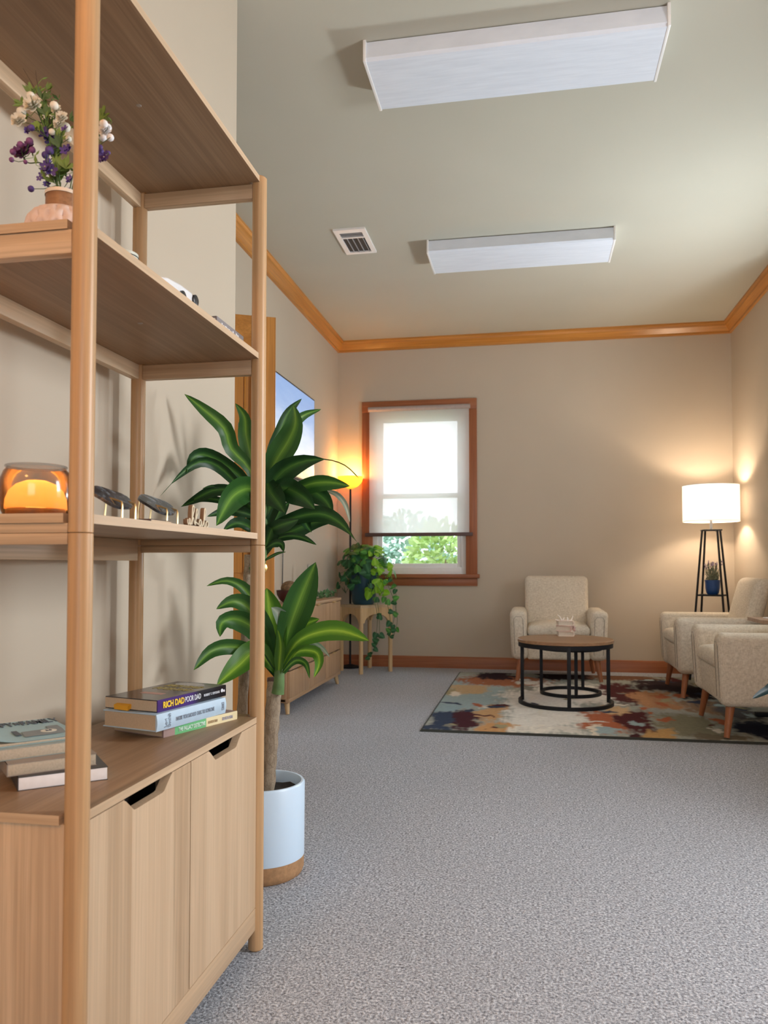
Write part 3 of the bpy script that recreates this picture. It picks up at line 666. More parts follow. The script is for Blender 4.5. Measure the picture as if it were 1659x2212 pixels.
spray('spray of small cream bells just left of the near post', [(122, 330, 0), (120, 260, .01), (112, 215, .02)],
      [(117, 228, 8, 'b'), (122, 236, 9, 'r'), (135, 255, 11, 'r'), (128, 270, 10, 'r'), (142, 275, 9, 'b'), (148, 300, 6, 'b'), (112, 285, 6, 'b')], [(100, 250, 30, 100), (108, 280, 34, 80), (128, 300, 30, 70), (150, 260, 26, 30), (96, 240, 28, 120)], wp, yc)
spray('spray of bright white blooms showing right of the near post', [(160, 370, 0), (195, 320, 0), (222, 280, 0)],
      [(224, 268, 8, 'b'), (228, 284, 11, 'r'), (222, 296, 8, 'b'), (238, 297, 7, 'b'), (232, 276, 8, 'b')], [(216, 255, 28, 60), (220, 250, 26, 100), (214, 262, 22, 30)], wp2, yc)
spray('spray of violet bells in the middle of the bouquet', [(128, 380, 0), (108, 310, 0), (98, 270, .01)],
      [(100, 290, 13, 'd'), (112, 300, 13, 'd'), (88, 276, 9, 'f'), (78, 270, 8, 'f'), (60, 282, 7, 'd'), (118, 312, 10, 'd'), (107, 325, 8, 'b'), (122, 254, 6, 'f'), (140, 278, 7, 'f'), (144, 325, 11, 'd'), (68, 276, 6, 'b')], [(115, 330, 34, 80), (128, 320, 36, 100), (120, 345, 30, 70)], pu, dkp)
spray('mauve open flower with dark buds reaching far left', [(112, 372, 0), (88, 352, 0), (62, 352, 0), (50, 338, 0)],
      [(48, 330, 15, 'r'), (62, 320, 11, 'r'), (64, 305, 7, 'b'), (28, 328, 6, 'b'), (25, 345, 5, 'b'), (70, 324, 6, 'b'), (44, 312, 6, 'b'), (55, 350, 4, 'b')], [], mv, dkp)
spray('spray of violet blooms low in the bouquet above the vase neck', [(125, 400, 0), (108, 375, 0), (100, 355, 0)],
      [(102, 362, 12, 'd'), (112, 368, 10, 'f'), (94, 378, 9, 'd'), (100, 396, 8, 'd'), (86, 385, 6, 'f'), (67, 408, 6, 'b'), (118, 340, 7, 'f'), (98, 335, 7, 'b'), (104, 348, 6, 'b'), (150, 388, 8, 'd'), (146, 414, 7, 'd')], [(125, 370, 40, 85), (135, 380, 40, 95), (142, 365, 36, 80), (118, 395, 34, 100)], pu, yc)
spray('spray of violet bells low on the right of the near post', [(160, 390, 0), (195, 355, 0), (224, 338, 0)],
      [(222, 345, 10, 'd'), (230, 336, 8, 'f'), (218, 328, 6, 'b'), (234, 330, 4, 'b'), (216, 318, 5, 'b')], [], pu, wp2)
th = thing('twig_spray', (vx, vy, ZS1+.10), 'thin dark twigs rising above the cream blooms', 'twig')
for px in ([(118, 360), (108, 260), (80, 200), (50, 148)], [(125, 350), (100, 240), (82, 185), (77, 152)]):
    b = MB(); b.tube(smooth([Vector((vx, vy, ZS1+.06))]+[W(x, y, 1, 1.21) for x, y in px], 4), [.0011-.0008*i/16 for i in range(17)], 6); b.build('twig', plain('twig_brown', (.06, .035, .02), .7), th)

bw = W(264, 552, 0, -.72); bo = thing('bowl', (-.72, bw.y, ZS1), 'small pale green bowl with a dark rim line on the upper shelf', 'bowl')
hb = bw.z-ZS1+.002
b = MB(); b.lathe([(.016, 0), (.024, .012), (.028, hb*.6), (.028, hb), (.0255, hb), (.023, .02)], (-.72, bw.y, ZS1), 36); b.build('bowl_body', plain('pale_green_ceramic', (.62, .66, .58), .35), bo)
b = MB(); b.tube([(-.72+.0281*math.cos(2*PI*k/36), bw.y+.0281*math.sin(2*PI*k/36), ZS1+hb-.006) for k in range(36)], .0009, 6, closed=True); b.build('rim_line', black, bo)

# white gadget with black discs
gd = thing('game_controller', (-.70, 1.50, ZS1), 'white rounded gadget with black round discs lying on the upper shelf', 'gadget')
g0 = W(348, 597, 0, -.70); g1 = W(425, 640, 0, -.70)
pr = [(g0.y-.03, ZS1), (g0.y, W(352, 600, 0, -.70).z), (1.44, W(372, 606, 0, -.70).z), (1.50, W(395, 617, 0, -.70).z), (W(415, 632, 0, -.70).y, W(415, 632, 0, -.70).z), (W(420, 645, 0, -.70).y, W(420, 645, 0, -.70).z), (W(421, 645, 0, -.70).y, ZS1)]
b = MB(); b.prism(pr, (-.70, 0, 0), (0, 1, 0), (0, 0, 1), (-.07, 0, 0)); gb = b.build('body', plain('white_plastic', (.80, .80, .82), .35, var=.02), gd)
bv = gb.modifiers.new('bevel', 'BEVEL'); bv.width = .004; bv.segments = 3
for (x, y, r) in ((394, 643, .014), (421, 650, .0125)):
    q = W(x, y, 0, -.699); b = MB(); b.lathe([(r, -.004), (r, .003), (r*.7, .005)], n=24, M=Matrix.Translation(q) @ Vector((1, 0, 0)).to_track_quat('Z', 'Y').to_matrix().to_4x4()); b.build('disc', black_s, gd)
# grey book
q0 = W(467, 693, 0, -.69); q1 = W(543, 742, 0, -.69)
b4 = thing('book', (-.76, q0.y, ZS1), 'grey book with pale lettering lying flat at the far end of the upper shelf', 'book')
hb = max(q0.z, q1.z)-ZS1
bx('pages', paper_w, b4, -.80, -.692, q0.y+.002, D2-.022, ZS1+.002, ZS1+hb-.002)
bx('cover', plain('grey_cover', (.20, .18, .185), .4), b4, -.80, -.69, q0.y, D2-.02, ZS1+hb-.003, ZS1+hb); bx('cover', plain('grey_cover_2', (.20, .18, .185), .4), b4, -.80, -.69, q0.y, D2-.02, ZS1, ZS1+.002)
bx('spine', plain('grey_spine', (.24, .22, .23), .4), b4, -.692, -.688, q0.y, D2-.02, ZS1, ZS1+hb, bev=.001)
b = MB(); yy = q0.y+.016
while yy < D2-.04:   # illegible pale print along the spine
    L = rnd.uniform(.004, .013); h0 = hb*rnd.uniform(.28, .42); b.box(-.6882, -.6876, yy, yy+L, ZS1+h0, ZS1+hb*rnd.uniform(.62, .85)); yy += L+rnd.uniform(.002, .005)
b.build('spine_print', plain('silver_print', (.7, .68, .70), .4), b4)

# ------------------------------------------------------------------ dracaena
PC = Vector((-.803, 2.305, 0)); PRD = .128; PH = .272
pot = thing('plant_pot', tuple(PC), 'pale blue cylindrical ceramic pot with a bare terracotta foot, behind the bookcase', 'pot')
b = MB(); b.lathe([(PRD-.004, .052), (PRD, .055), (PRD+.001, PH-.006), (PRD-.003, PH), (PRD-.009, PH), (PRD-.012, PH-.006), (PRD-.012, PH-.06)], PC, 64, cap0=True, cap1=False); b.build('glazed_body', plain('pale_blue_glaze', (.64, .80, .97), .35, var=.01, sc=4), pot)
b = MB(); b.lathe([(PRD-.014, 0), (PRD-.006, .006), (PRD-.001, .02), (PRD-.001, .0545)], PC, 64); b.build('terracotta_foot', plain('terracotta', (.45, .25, .12), .8, var=.2, sc=60, bump=.3), pot)
b = MB(); n = 24
vs = []; fs = []
for j in range(8):
    for k in range(n):
        r = (PRD-.0125)*j/7; th = 2*PI*k/n; vs.append(PC+Vector((r*math.cos(th), r*math.sin(th), PH-.032+.008*mnoise.noise(Vector((r*30*math.cos(th), r*30*math.sin(th), 3)))))) 
for j in range(7):
    for k in range(n): fs.append([j*n+k, j*n+(k+1) % n, (j+1)*n+(k+1) % n, (j+1)*n+k])
b.add(vs, fs); b.build('soil', soil, pot)

pl = thing('dracaena_plant', (PC.x, PC.y, PH-.03), 'tall two-stemmed dracaena with broad striped leaves in the pale blue pot', 'plant')
def bark():
    t = NT('bark'); t.set(.85, 0, .2); co = t.coords((40, 40, 14)); f = t.noise(co, 1, 4, .65)
    w = t.n('ShaderNodeTexVoronoi', feature='DISTANCE_TO_EDGE'); w.inputs['Scale'].default_value = 1; t.l(t.coords((95, 95, 60)), w.inputs['Vector'])
    c = t.ramp(f, [(.3, (.20, .145, .095)), (.55, (.36, .285, .205)), (.75, (.50, .42, .32))]); c = t.mix(t.ramp(w.outputs['Distance'], [(.0, (.55, .55, .55)), (.05, (0, 0, 0))]), c, (.13, .09, .06)); t.base(c)
    t.bump(w.outputs['Distance'], .5, .002); return t.m
BK = bark()
def cane(pix, rad, name='cane'):
    P = smooth([W(x, y, 1, Y) for (x, y, Y) in pix], 12); N = len(P); n = 18; vs = []; fs = []
    for i, p in enumerate(P):
        r = rad[0]+(rad[1]-rad[0])*i/(N-1); r *= 1+.045*math.sin(i*1.25)+.03*mnoise.noise(Vector((0, 0, i*.6)))
        for k in range(n):
            th = 2*PI*k/n; rr = r*(1+.05*mnoise.noise(Vector((math.cos(th)*1.5, math.sin(th)*1.5, i*.3)))); vs.append(p+Vector((rr*math.cos(th), rr*math.sin(th), 0)))
    for i in range(N-1):
        for k in range(n): fs.append([i*n+k, i*n+(k+1) % n, (i+1)*n+(k+1) % n, (i+1)*n+k])
    fs.append([(N-1)*n+k for k in range(n)]); b = MB(); b.add(vs, fs); return b.build(name, BK, pl, ang=50)
cane([(515, 1740, 2.30), (520, 1600, 2.30), (528, 1440, 2.29), (534, 1300, 2.28), (538, 1198, 2.28)], (.0175, .0135), 'tall_cane')
cane([(574, 1728, 2.28), (581, 1640, 2.27), (588, 1550, 2.27), (593, 1470, 2.27)], (.024, .0215), 'short_cane')
b = MB(); q = W(592, 1471, 1, 2.27); b.lathe([(.0215, 0), (.020, .010), (.0, .012)], q, 18); b.build('wax_cap', plain('wax_brown', (.10, .05, .035), .5), pl)
gs = plain('shoot_green', (.10, .19, .055), .5, var=.2)
b = MB(); b.tube(smooth([W(600, 1498, 1, 2.245), W(603, 1470, 1, 2.245), W(604, 1420, 1, 2.25), W(606, 1370, 1, 2.26)], 4), [.019-.0008*i for i in range(13)], 14); b.build('shoot', gs, pl)
b = MB(); b.tube(smooth([W(543, 1232, 1, 2.27), W(558, 1220, 1, 2.27), W(568, 1180, 1, 2.27), W(568, 1100, 1, 2.27), W(566, 1040, 1, 2.27)], 4), [.012]*4+[.019-.0008*i for i in range(13)], 14); b.build('shoot', gs, pl)

LF_D = leafmat('leaf_dark', (.018, .060, .018), (.040, .125, .028), (.10, .24, .045)); LF_M = leafmat('leaf_mid', (.030, .105, .020), (.085, .215, .030), (.21, .40, .055)); LF_B = leafmat('leaf_bright', (.07, .20, .020), (.17, .36, .030), (.40, .62, .07)); LF_P = leafmat('leaf_pale', (.25, .32, .25), (.40, .45, .36), (.52, .55, .46))
def leaf(pts, wpx, mat, Yb=2.26, Yt=2.2, roll=None, shape=.5, tip=1.0, fold=.18, droop_fold=0):
    n = len(pts); P = []
    for i, p in enumerate(pts):
        Y = p[2] if len(p) > 2 else Yb+(Yt-Yb)*(i/(n-1)); P.append(W(p[0], p[1], 1, Y))
    C = smooth(P, max(3, int(16/(n-1)))); N = len(C); roll = rnd.uniform(-.35, .35) if roll is None else roll
    acc = [0]
    for i in range(1, N): acc.append(acc[-1]+(C[i]-C[i-1]).length)
    vs = []; uv = []; fs = []; K = 6
    for i in range(N):
        t = acc[i]/acc[-1]; T = (C[min(i+1, N-1)]-C[max(i-1, 0)]).normalized(); V = (C[i]-CAMP).normalized()
        s_ = T.cross(V); s_.normalize(); nn = s_.cross(T).normalized(); a = roll*(1 if droop_fold == 0 else 1-2*t)
        s2 = s_*math.cos(a)+nn*math.sin(a); n2 = nn*math.cos(a)-s_*math.sin(a)
        tt = t/ tip if t < tip else 1
        if tt <= shape: wf = .22+.78*math.sin(PI/2*(tt/shape))**1.3
        else: wf = max(.0, math.cos(PI/2*((tt-shape)/(1-shape))))**.75
        if t >= tip: wf = .05*(1-t)/(1-tip+1e-6)
        wf = max(wf, .05 if t < 1 and tip < 1 else 0)
        depth = (C[i]-CAMP).dot(FWD); hw = wpx*.5*depth/F_PX/max(.6, math.cos(roll))*wf
        wav = .10*hw*math.sin(t*17+pts[0][0])
        for k in range(K+1):
            u = k/K*2-1; vs.append(C[i]+s2*hw*u+n2*(abs(u)**1.5*hw*fold*2.0*(-1)+wav*u*u)); uv.append((k/K, t))
    for i in range(N-1):
        for k in range(K): fs.append([i*(K+1)+k, i*(K+1)+k+1, (i+1)*(K+1)+k+1, (i+1)*(K+1)+k])
    b = MB(); b.add(vs, fs, 0, uv); return b.build('leaf', mat, pl, ang=80)
U_ = [  # upper crown
 ([(560, 1090), (540, 1015), (500, 970), (484, 925), (440, 885), (398, 851)], 34, 'M', 2.12, .62, 1),
 ([(555, 1090), (530, 1040), (480, 1000), (440, 982), (415, 992), (404, 1022)], 36, 'D', 2.10, .55, 1),
 ([(555, 1095), (515, 1048), (470, 1006), (430, 998), (385, 1030), (344, 1074)], 24, 'D', 2.04, .5, .86),
 ([(550, 1090), (500, 1062), (462, 1050), (436, 1056)], 9, 'D', 2.12, .5, 1),
 ([(555, 1100), (520, 1066), (470, 1057), (425, 1076), (392, 1094)], 26, 'D', 2.1, .55, 1),
 ([(550, 1105), (480, 1082), (440, 1077), (415, 1084), (390, 1095)], 15, 'D', 2.08, .5, 1),
 ([(560, 1065), (535, 1055), (500, 1075), (467, 1136)], 58, 'M', 2.02, .45, 1),
 ([(560, 1120), (525, 1107), (488, 1104), (447, 1116)], 24, 'D', 2.1, .45, 1),
 ([(560, 1160), (535, 1136), (508, 1131), (482, 1146)], 26, 'D', 2.1, .5, 1),
 ([(560, 1080), (545, 1000), (532, 940), (528, 900), (508, 871)], 36, 'M', 2.2, .55, 1),
 ([(560, 1060), (538, 985), (525, 945), (515, 912)], 24, 'D', 2.24, .5, 1),
 ([(572, 1080), (585, 990), (606, 930), (625, 888), (652, 861)], 30, 'D', 2.3, .55, 1),
 ([(575, 1080), (590, 1010), (622, 955), (638, 915), (634, 874)], 54, 'M', 2.22, .55, 1),
 ([(585, 1040), (628, 930), (655, 898), (694, 884)], 24, 'M', 2.36, .55, 1),
 ([(575, 1085), (600, 1030), (645, 1000), (700, 992), (745, 1005), (776, 1034)], 50, 'D', 2.2, .38, .64),
 ([(580, 1090), (620, 1068), (670, 1046), (715, 1042), (756, 1050)], 36, 'M', 2.15, .62, 1),
 ([(575, 1030), (582, 1060), (600, 1085), (616, 1108)], 52, 'D', 2.12, .4, 1),
 ([(585, 1055), (620, 1056), (655, 1074), (681, 1100)], 52, 'D', 2.14, .45, 1),
 ([(620, 1060), (665, 1058), (700, 1078), (719, 1108)], 44, 'D', 2.2, .5, 1),
 ([(575, 1138), (630, 1120), (690, 1110), (735, 1130), (772, 1172)], 36, 'D', 2.16, .6, .92),
 ([(690, 1056), (726, 1068), (746, 1092), (756, 1128)], 12, 'P', 2.2, .5, 1),
 ([(570, 1152), (605, 1135), (645, 1122)], 32, 'D', 2.15, .5, 1),
 ([(600, 1130), (650, 1122), (664, 1138), (673, 1150)], 26, 'D', 2.25, .5, 1),
 ([(568, 1180), (610, 1160), (648, 1160), (684, 1177)], 15, 'D', 2.2, .65, 1),
 ([(568, 1190), (592, 1174), (608, 1176), (613, 1192)], 18, 'D', 2.2, .6, 1),
 ([(565, 1215), (585, 1203), (602, 1195), (618, 1192)], 7, 'D', 2.2, .5, 1),
 ([(566, 1170), (580, 1110), (592, 1060), (590, 985)], 44, 'D', 2.28, .5, 1),
 ([(562, 1160), (548, 1110), (530, 1060), (512, 1020)], 40, 'D', 2.3, .5, 1),
 ([(566, 1190), (582, 1150), (600, 1110), (625, 1085)], 40, 'D', 2.3, .5, 1),
 ([(564, 1200), (556, 1160), (545, 1120), (528, 1100)], 30, 'D', 2.3, .5, 1),
 ([(566, 1180), (574, 1120), (576, 1060), (570, 1000)], 40, 'D', 2.34, .5, 1),
 ([(575, 1170), (625, 1150), (680, 1128), (718, 1128)], 34, 'D', 2.26, .5, 1),
 ([(568, 1205), (578, 1170), (590, 1140), (612, 1125)], 36, 'D', 2.22, .5, 1),
]
L_ = [  # lower crown
 ([(604, 1450), (622, 1370), (650, 1290), (682, 1214)], 66, 'M', 2.16, .62, 1),
 ([(598, 1440), (588, 1370), (582, 1320), (576, 1270)], 60, 'B', 2.22, .62, 1),
 ([(604, 1450), (640, 1390), (690, 1366), (742, 1364), (798, 1384)], 44, 'B', 2.08, .68, 1),
 ([(604, 1450), (625, 1390), (655, 1352), (690, 1337)], 36, 'B', 2.24, .6, 1),
 ([(596, 1440), (560, 1330), (530, 1275), (490, 1255), (446, 1266)], 30, 'M', 2.12, .45, 1),
 ([(596, 1450), (568, 1360), (535, 1312), (502, 1300), (467, 1316)], 46, 'M', 2.12, .55, 1),
 ([(596, 1450), (560, 1370), (515, 1338), (480, 1345), (475, 1376)], 46, 'M', 2.06, .55, 1),
 ([(596, 1455), (555, 1412), (500, 1397), (455, 1408), (418, 1448)], 34, 'M', 2.06, .6, 1),
 ([(596, 1450), (555, 1408), (515, 1438), (468, 1481)], 52, 'B', 2.08, .5, 1),
 ([(606, 1455), (640, 1410), (680, 1408), (690, 1432), (678, 1464)], 26, 'B', 2.1, .6, 1),
 ([(640, 1390), (672, 1388), (695, 1400), (713, 1420)], 12, 'P', 2.15, .5, 1),
 ([(606, 1458), (636, 1428), (660, 1434), (669, 1466)], 16, 'M', 2.12, .5, 1),
 ([(628, 1370), (612, 1340), (598, 1322), (586, 1312)], 34, 'P', 2.12, .4, 1),
 ([(602, 1460), (604, 1410), (612, 1360), (616, 1320)], 24, 'B', 2.2, .5, 1),
 ([(600, 1460), (590, 1420), (572, 1380), (556, 1350)], 26, 'B', 2.25, .5, 1),
 ([(602, 1460), (622, 1420), (650, 1395), (680, 1380)], 26, 'M', 2.25, .5, 1),
 ([(600, 1455), (598, 1400), (590, 1350), (600, 1300)], 34, 'D', 2.34, .5, 1),
 ([(604, 1455), (620, 1400), (632, 1350), (640, 1310)], 40, 'D', 2.36, .5, 1),
 ([(600, 1470), (585, 1440), (570, 1425), (556, 1420)], 20, 'D', 2.3, .5, 1),
 ([(605, 1465), (618, 1440), (632, 1425), (650, 1420)], 18, 'M', 2.3, .5, 1),
 ([(600, 1470), (604, 1430), (606, 1390), (600, 1360)], 22, 'B', 2.16, .5, 1),
]
MM = {'D': LF_D, 'M': LF_M, 'B': LF_B, 'P': LF_P}
for pts, w_, k, Yt, sh, tp in U_: leaf(pts, w_, MM[k], 2.27, Yt, None, sh, tp)
for pts, w_, k, Yt, sh, tp in L_: leaf(pts, w_, MM[k], 2.25, Yt, None, sh, tp)

# ------------------------------------------------------------------ ceiling lights and vent
dif = NT('diffuser'); dif.set(.35, 0, .5); co = dif.coords((6, 60, 6)); f = dif.noise(co, 1, 3); dif.base(dif.ramp(f, [(.3, (.68, .74, .84)), (.7, (.76, .82, .92))])); dif = dif.m
def fixture(x0, x1, y0, y1, label):
    t = thing('ceiling_light', ((x0+x1)/2, (y0+y1)/2, CZ), label, 'ceiling light', 'long box lights on the ceiling')
    zb = CZ-.085
    bx('housing', white_p, t, x0+.02, x1-.02, y0+.03, y1-.03, CZ-.03, CZ)
    b = MB(); b.prism([(y0+.012, CZ-.004), (y0, zb+.012), (y0+.008, zb), (y1-.008, zb), (y1, zb+.012), (y1-.012, CZ-.004)], (x0+.012, 0, 0), (0, 1, 0), (0, 0, 1), (x1-x0-.024, 0, 0)); b.build('diffuser', dif, t)
    for xa in (x0, x1-.012): bx('end_cap', white_p, t, xa, xa+.012, y0-.002, y1+.002, zb-.002, CZ, bev=.002)
def yx(px, py, z=CZ-.085): p = W(px, py, 2, z); return p.x, p.y
fixture(yx(783, 130)[0], yx(1449, 56)[0], (yx(783, 130)[1]+yx(1449, 56)[1])/2, (yx(818, 241)[1]+yx(1418, 174)[1])/2, 'long white box ceiling light nearer the camera')
fixture(yx(921, 545)[0], yx(1330, 519)[0], (yx(921, 545)[1]+yx(1330, 519)[1])/2, (yx(936, 593)[1]+yx(1318, 566)[1])/2, 'long white box ceiling light farther into the room')
v = thing('ceiling_vent', (-1.08, 4.83, CZ), 'square white air vent with dark slots on the ceiling', 'vent')
x0, x1, y0, y1 = -1.185, -.985, 4.65, 5.03
b = MB(); e = .028; z0 = CZ-.012
for q in ((x0, x1, y0, y0+e+.02), (x0, x1, y1-e, y1), (x0, x0+e, y0+e+.02, y1-e), (x1-e, x1, y0+e+.02, y1-e)): b.box(*q, z0, CZ)
b.box(x0+e, x1-e, y0+.115, y0+.13, z0, CZ)
b.build('frame', white_p, v); bx('backing', plain('vent_dark', (.02, .023, .032), .6), v, x0+e, x1-e, y0+e, y1-e, CZ-.003, CZ)
gs_ = plain('slat_grey', (.30, .31, .33), .5)
for k in range(4):
    xx = x0+e+.014+k*(x1-x0-2*e-.01)/4+.012
    bx('slat', gs_, v, xx+.002, xx+.005, y0+.13, y1-e, CZ-.011, CZ-.003)
for k in range(2): bx('slat', gs_, v, x0+e, x1-e, y0+.062+k*.024, y0+.068+k*.024, CZ-.011, CZ-.003)

# ------------------------------------------------------------------ rug
def rug():
    X0, X1, Y0, Y1 = -.615, 1.60, 4.372, 6.772; nx, ny = 230, 250
    xs = np.linspace(X0, X1, nx); ys = np.linspace(Y0, Y1, ny)
    patches = [(1280, 1520, 420, 110, (156, 160, 150)), (1015, 1500, 85, 38, (150, 172, 176)), (1090, 1472, 110, 12, (168, 100, 60)), (1010, 1490, 50, 12, (190, 160, 115)),
      (1170, 1540, 105, 52, (224, 219, 208)), (1230, 1500, 100, 24, (226, 222, 214)), (960, 1560, 46, 30, (52, 66, 92)), (1010, 1556, 36, 20, (74, 32, 42)), (1058, 1540, 22, 20, (196, 150, 95)), (1075, 1572, 45, 14, (204, 148, 84)),
      (1070, 1460, 42, 9, (52, 32, 40)), (1225, 1462, 70, 9, (44, 30, 36)), (1340, 1462, 80, 9, (120, 80, 55)), (1300, 1560, 52, 26, (176, 92, 48)), (1345, 1500, 45, 24, (86, 36, 38)), (1375, 1560, 45, 26, (84, 32, 36)), (1330, 1535, 24, 10, (210, 170, 120)),
      (1415, 1515, 60, 22, (178, 124, 78)), (1440, 1482, 75, 14, (54, 38, 42)), (1440, 1538, 50, 8, (160, 160, 152)), (1490, 1570, 70, 26, (132, 128, 104)), (1435, 1588, 34, 12, (196, 150, 82)), (1530, 1530, 60, 16, (140, 110, 84)), (1560, 1596, 60, 10, (122, 110, 90)),
      (1500, 1500, 40, 14, (46, 40, 48)), (1600, 1540, 45, 20, (88, 88, 90)), (1640, 1578, 44, 24, (36, 42, 62)), (960, 1530, 40, 10, (140, 165, 172)), (1150, 1575, 60, 10, (228, 222, 208)), (1395, 1590, 18, 8, (70, 30, 36)), (1290, 1580, 12, 14, (222, 210, 188))]
    rr = random.Random(5); pal = [(150, 172, 176), (204, 148, 84), (84, 32, 36), (222, 214, 198), (176, 92, 48), (52, 62, 86), (160, 150, 110), (130, 128, 118)]
    for _ in range(70):
        px = rr.uniform(960, 1640); py = rr.uniform(1465, 1598)
        if 1080 < px < 1270 and rr.random() < .75: patches.append((px, py, rr.uniform(8, 40), rr.uniform(1.5, 5), (214, 208, 196)))
        else: patches.append((px, py, rr.uniform(6, 26), rr.uniform(1.5, 6), rr.choice(pal)))
    wp_ = []
    for (px, py, rx, ry, c) in patches:
        p = W(px, py, 2, 0.01); q = W(px+rx, py, 2, .01); a = W(px, py-ry, 2, .01); d = W(px, py+ry, 2, .01)
        wp_.append((p.x, (a.y+d.y)/2, abs(q.x-p.x), abs(a.y-d.y)/2, np.array(srgb(*c))))
    vs = []; cols = []
    for j in range(ny):
        for i in range(nx):
            x, y = xs[i], ys[j]
            n1 = mnoise.noise(Vector((x*4, y*4, 1))); n2 = mnoise.noise(Vector((x*4, y*4, 9))); n3 = mnoise.noise(Vector((x*22, y*7, 4))); n4 = mnoise.noise(Vector((x*8, y*26, 14)))
            xx = x+.07*n1+.03*n4; yy = y+.10*n2+.05*n3
            c = np.array(srgb(170, 172, 162))
            for k, (cx, cy, rx, ry, cc) in enumerate(wp_):
                dd = max(abs(xx-cx)/rx, abs(yy-cy)/ry)*.6+.4*math.hypot((xx-cx)/rx, (yy-cy)/ry)
                if dd > 1.75: continue
                nn = mnoise.noise(Vector((x*13, y*13, k*3.1)))*.20+mnoise.noise(Vector((x*46, y*12, k*1.7)))*.26+mnoise.noise(Vector((x*10, y*60, k*2.3)))*.14
                a = min(1, max(0, (1.02-dd+nn)*3.2)); c = c*(1-a)+cc*a
            c = c*(1+.16*mnoise.noise(Vector((x*60, y*60, 2)))+.12*mnoise.noise(Vector((x*9, y*90, 7))))
            ed = min(x-X0, X1-x, y-Y0, Y1-y)
            if ed < .016: c = np.array(srgb(62, 64, 60))
            g_ = c.mean(); c = c*.82+g_*.18; vs.append((x, y, .012 if ed > .004 else .001)); cols.append(c)
    fs = [[j*nx+i, j*nx+i+1, (j+1)*nx+i+1, (j+1)*nx+i] for j in range(ny-1) for i in range(nx-1)]
    t = NT('rug_pile'); t.set(.95, 0, .1); at = t.n('ShaderNodeAttribute', attribute_name='pattern'); t.base(at.outputs['Color']); co = t.coords(); t.bump(t.noise(co, 260, 2), .4, .003)
    me = bpy.data.meshes.new('area_rug'); me.from_pydata(vs, [], fs); me.materials.append(t.m)
    ca = me.color_attributes.new('pattern', 'FLOAT_COLOR', 'POINT'); ca.data.foreach_set('color', np.hstack([np.clip(np.array(cols), 0, 1), np.ones((len(cols), 1))]).astype(np.float32).ravel())
    o = bpy.data.objects.new('area_rug', me); COL.objects.link(o)
    tag(o, 'abstract painterly area rug in blue, rust, maroon and cream under the armchairs', 'rug'); return o
rug()
RZ = .012

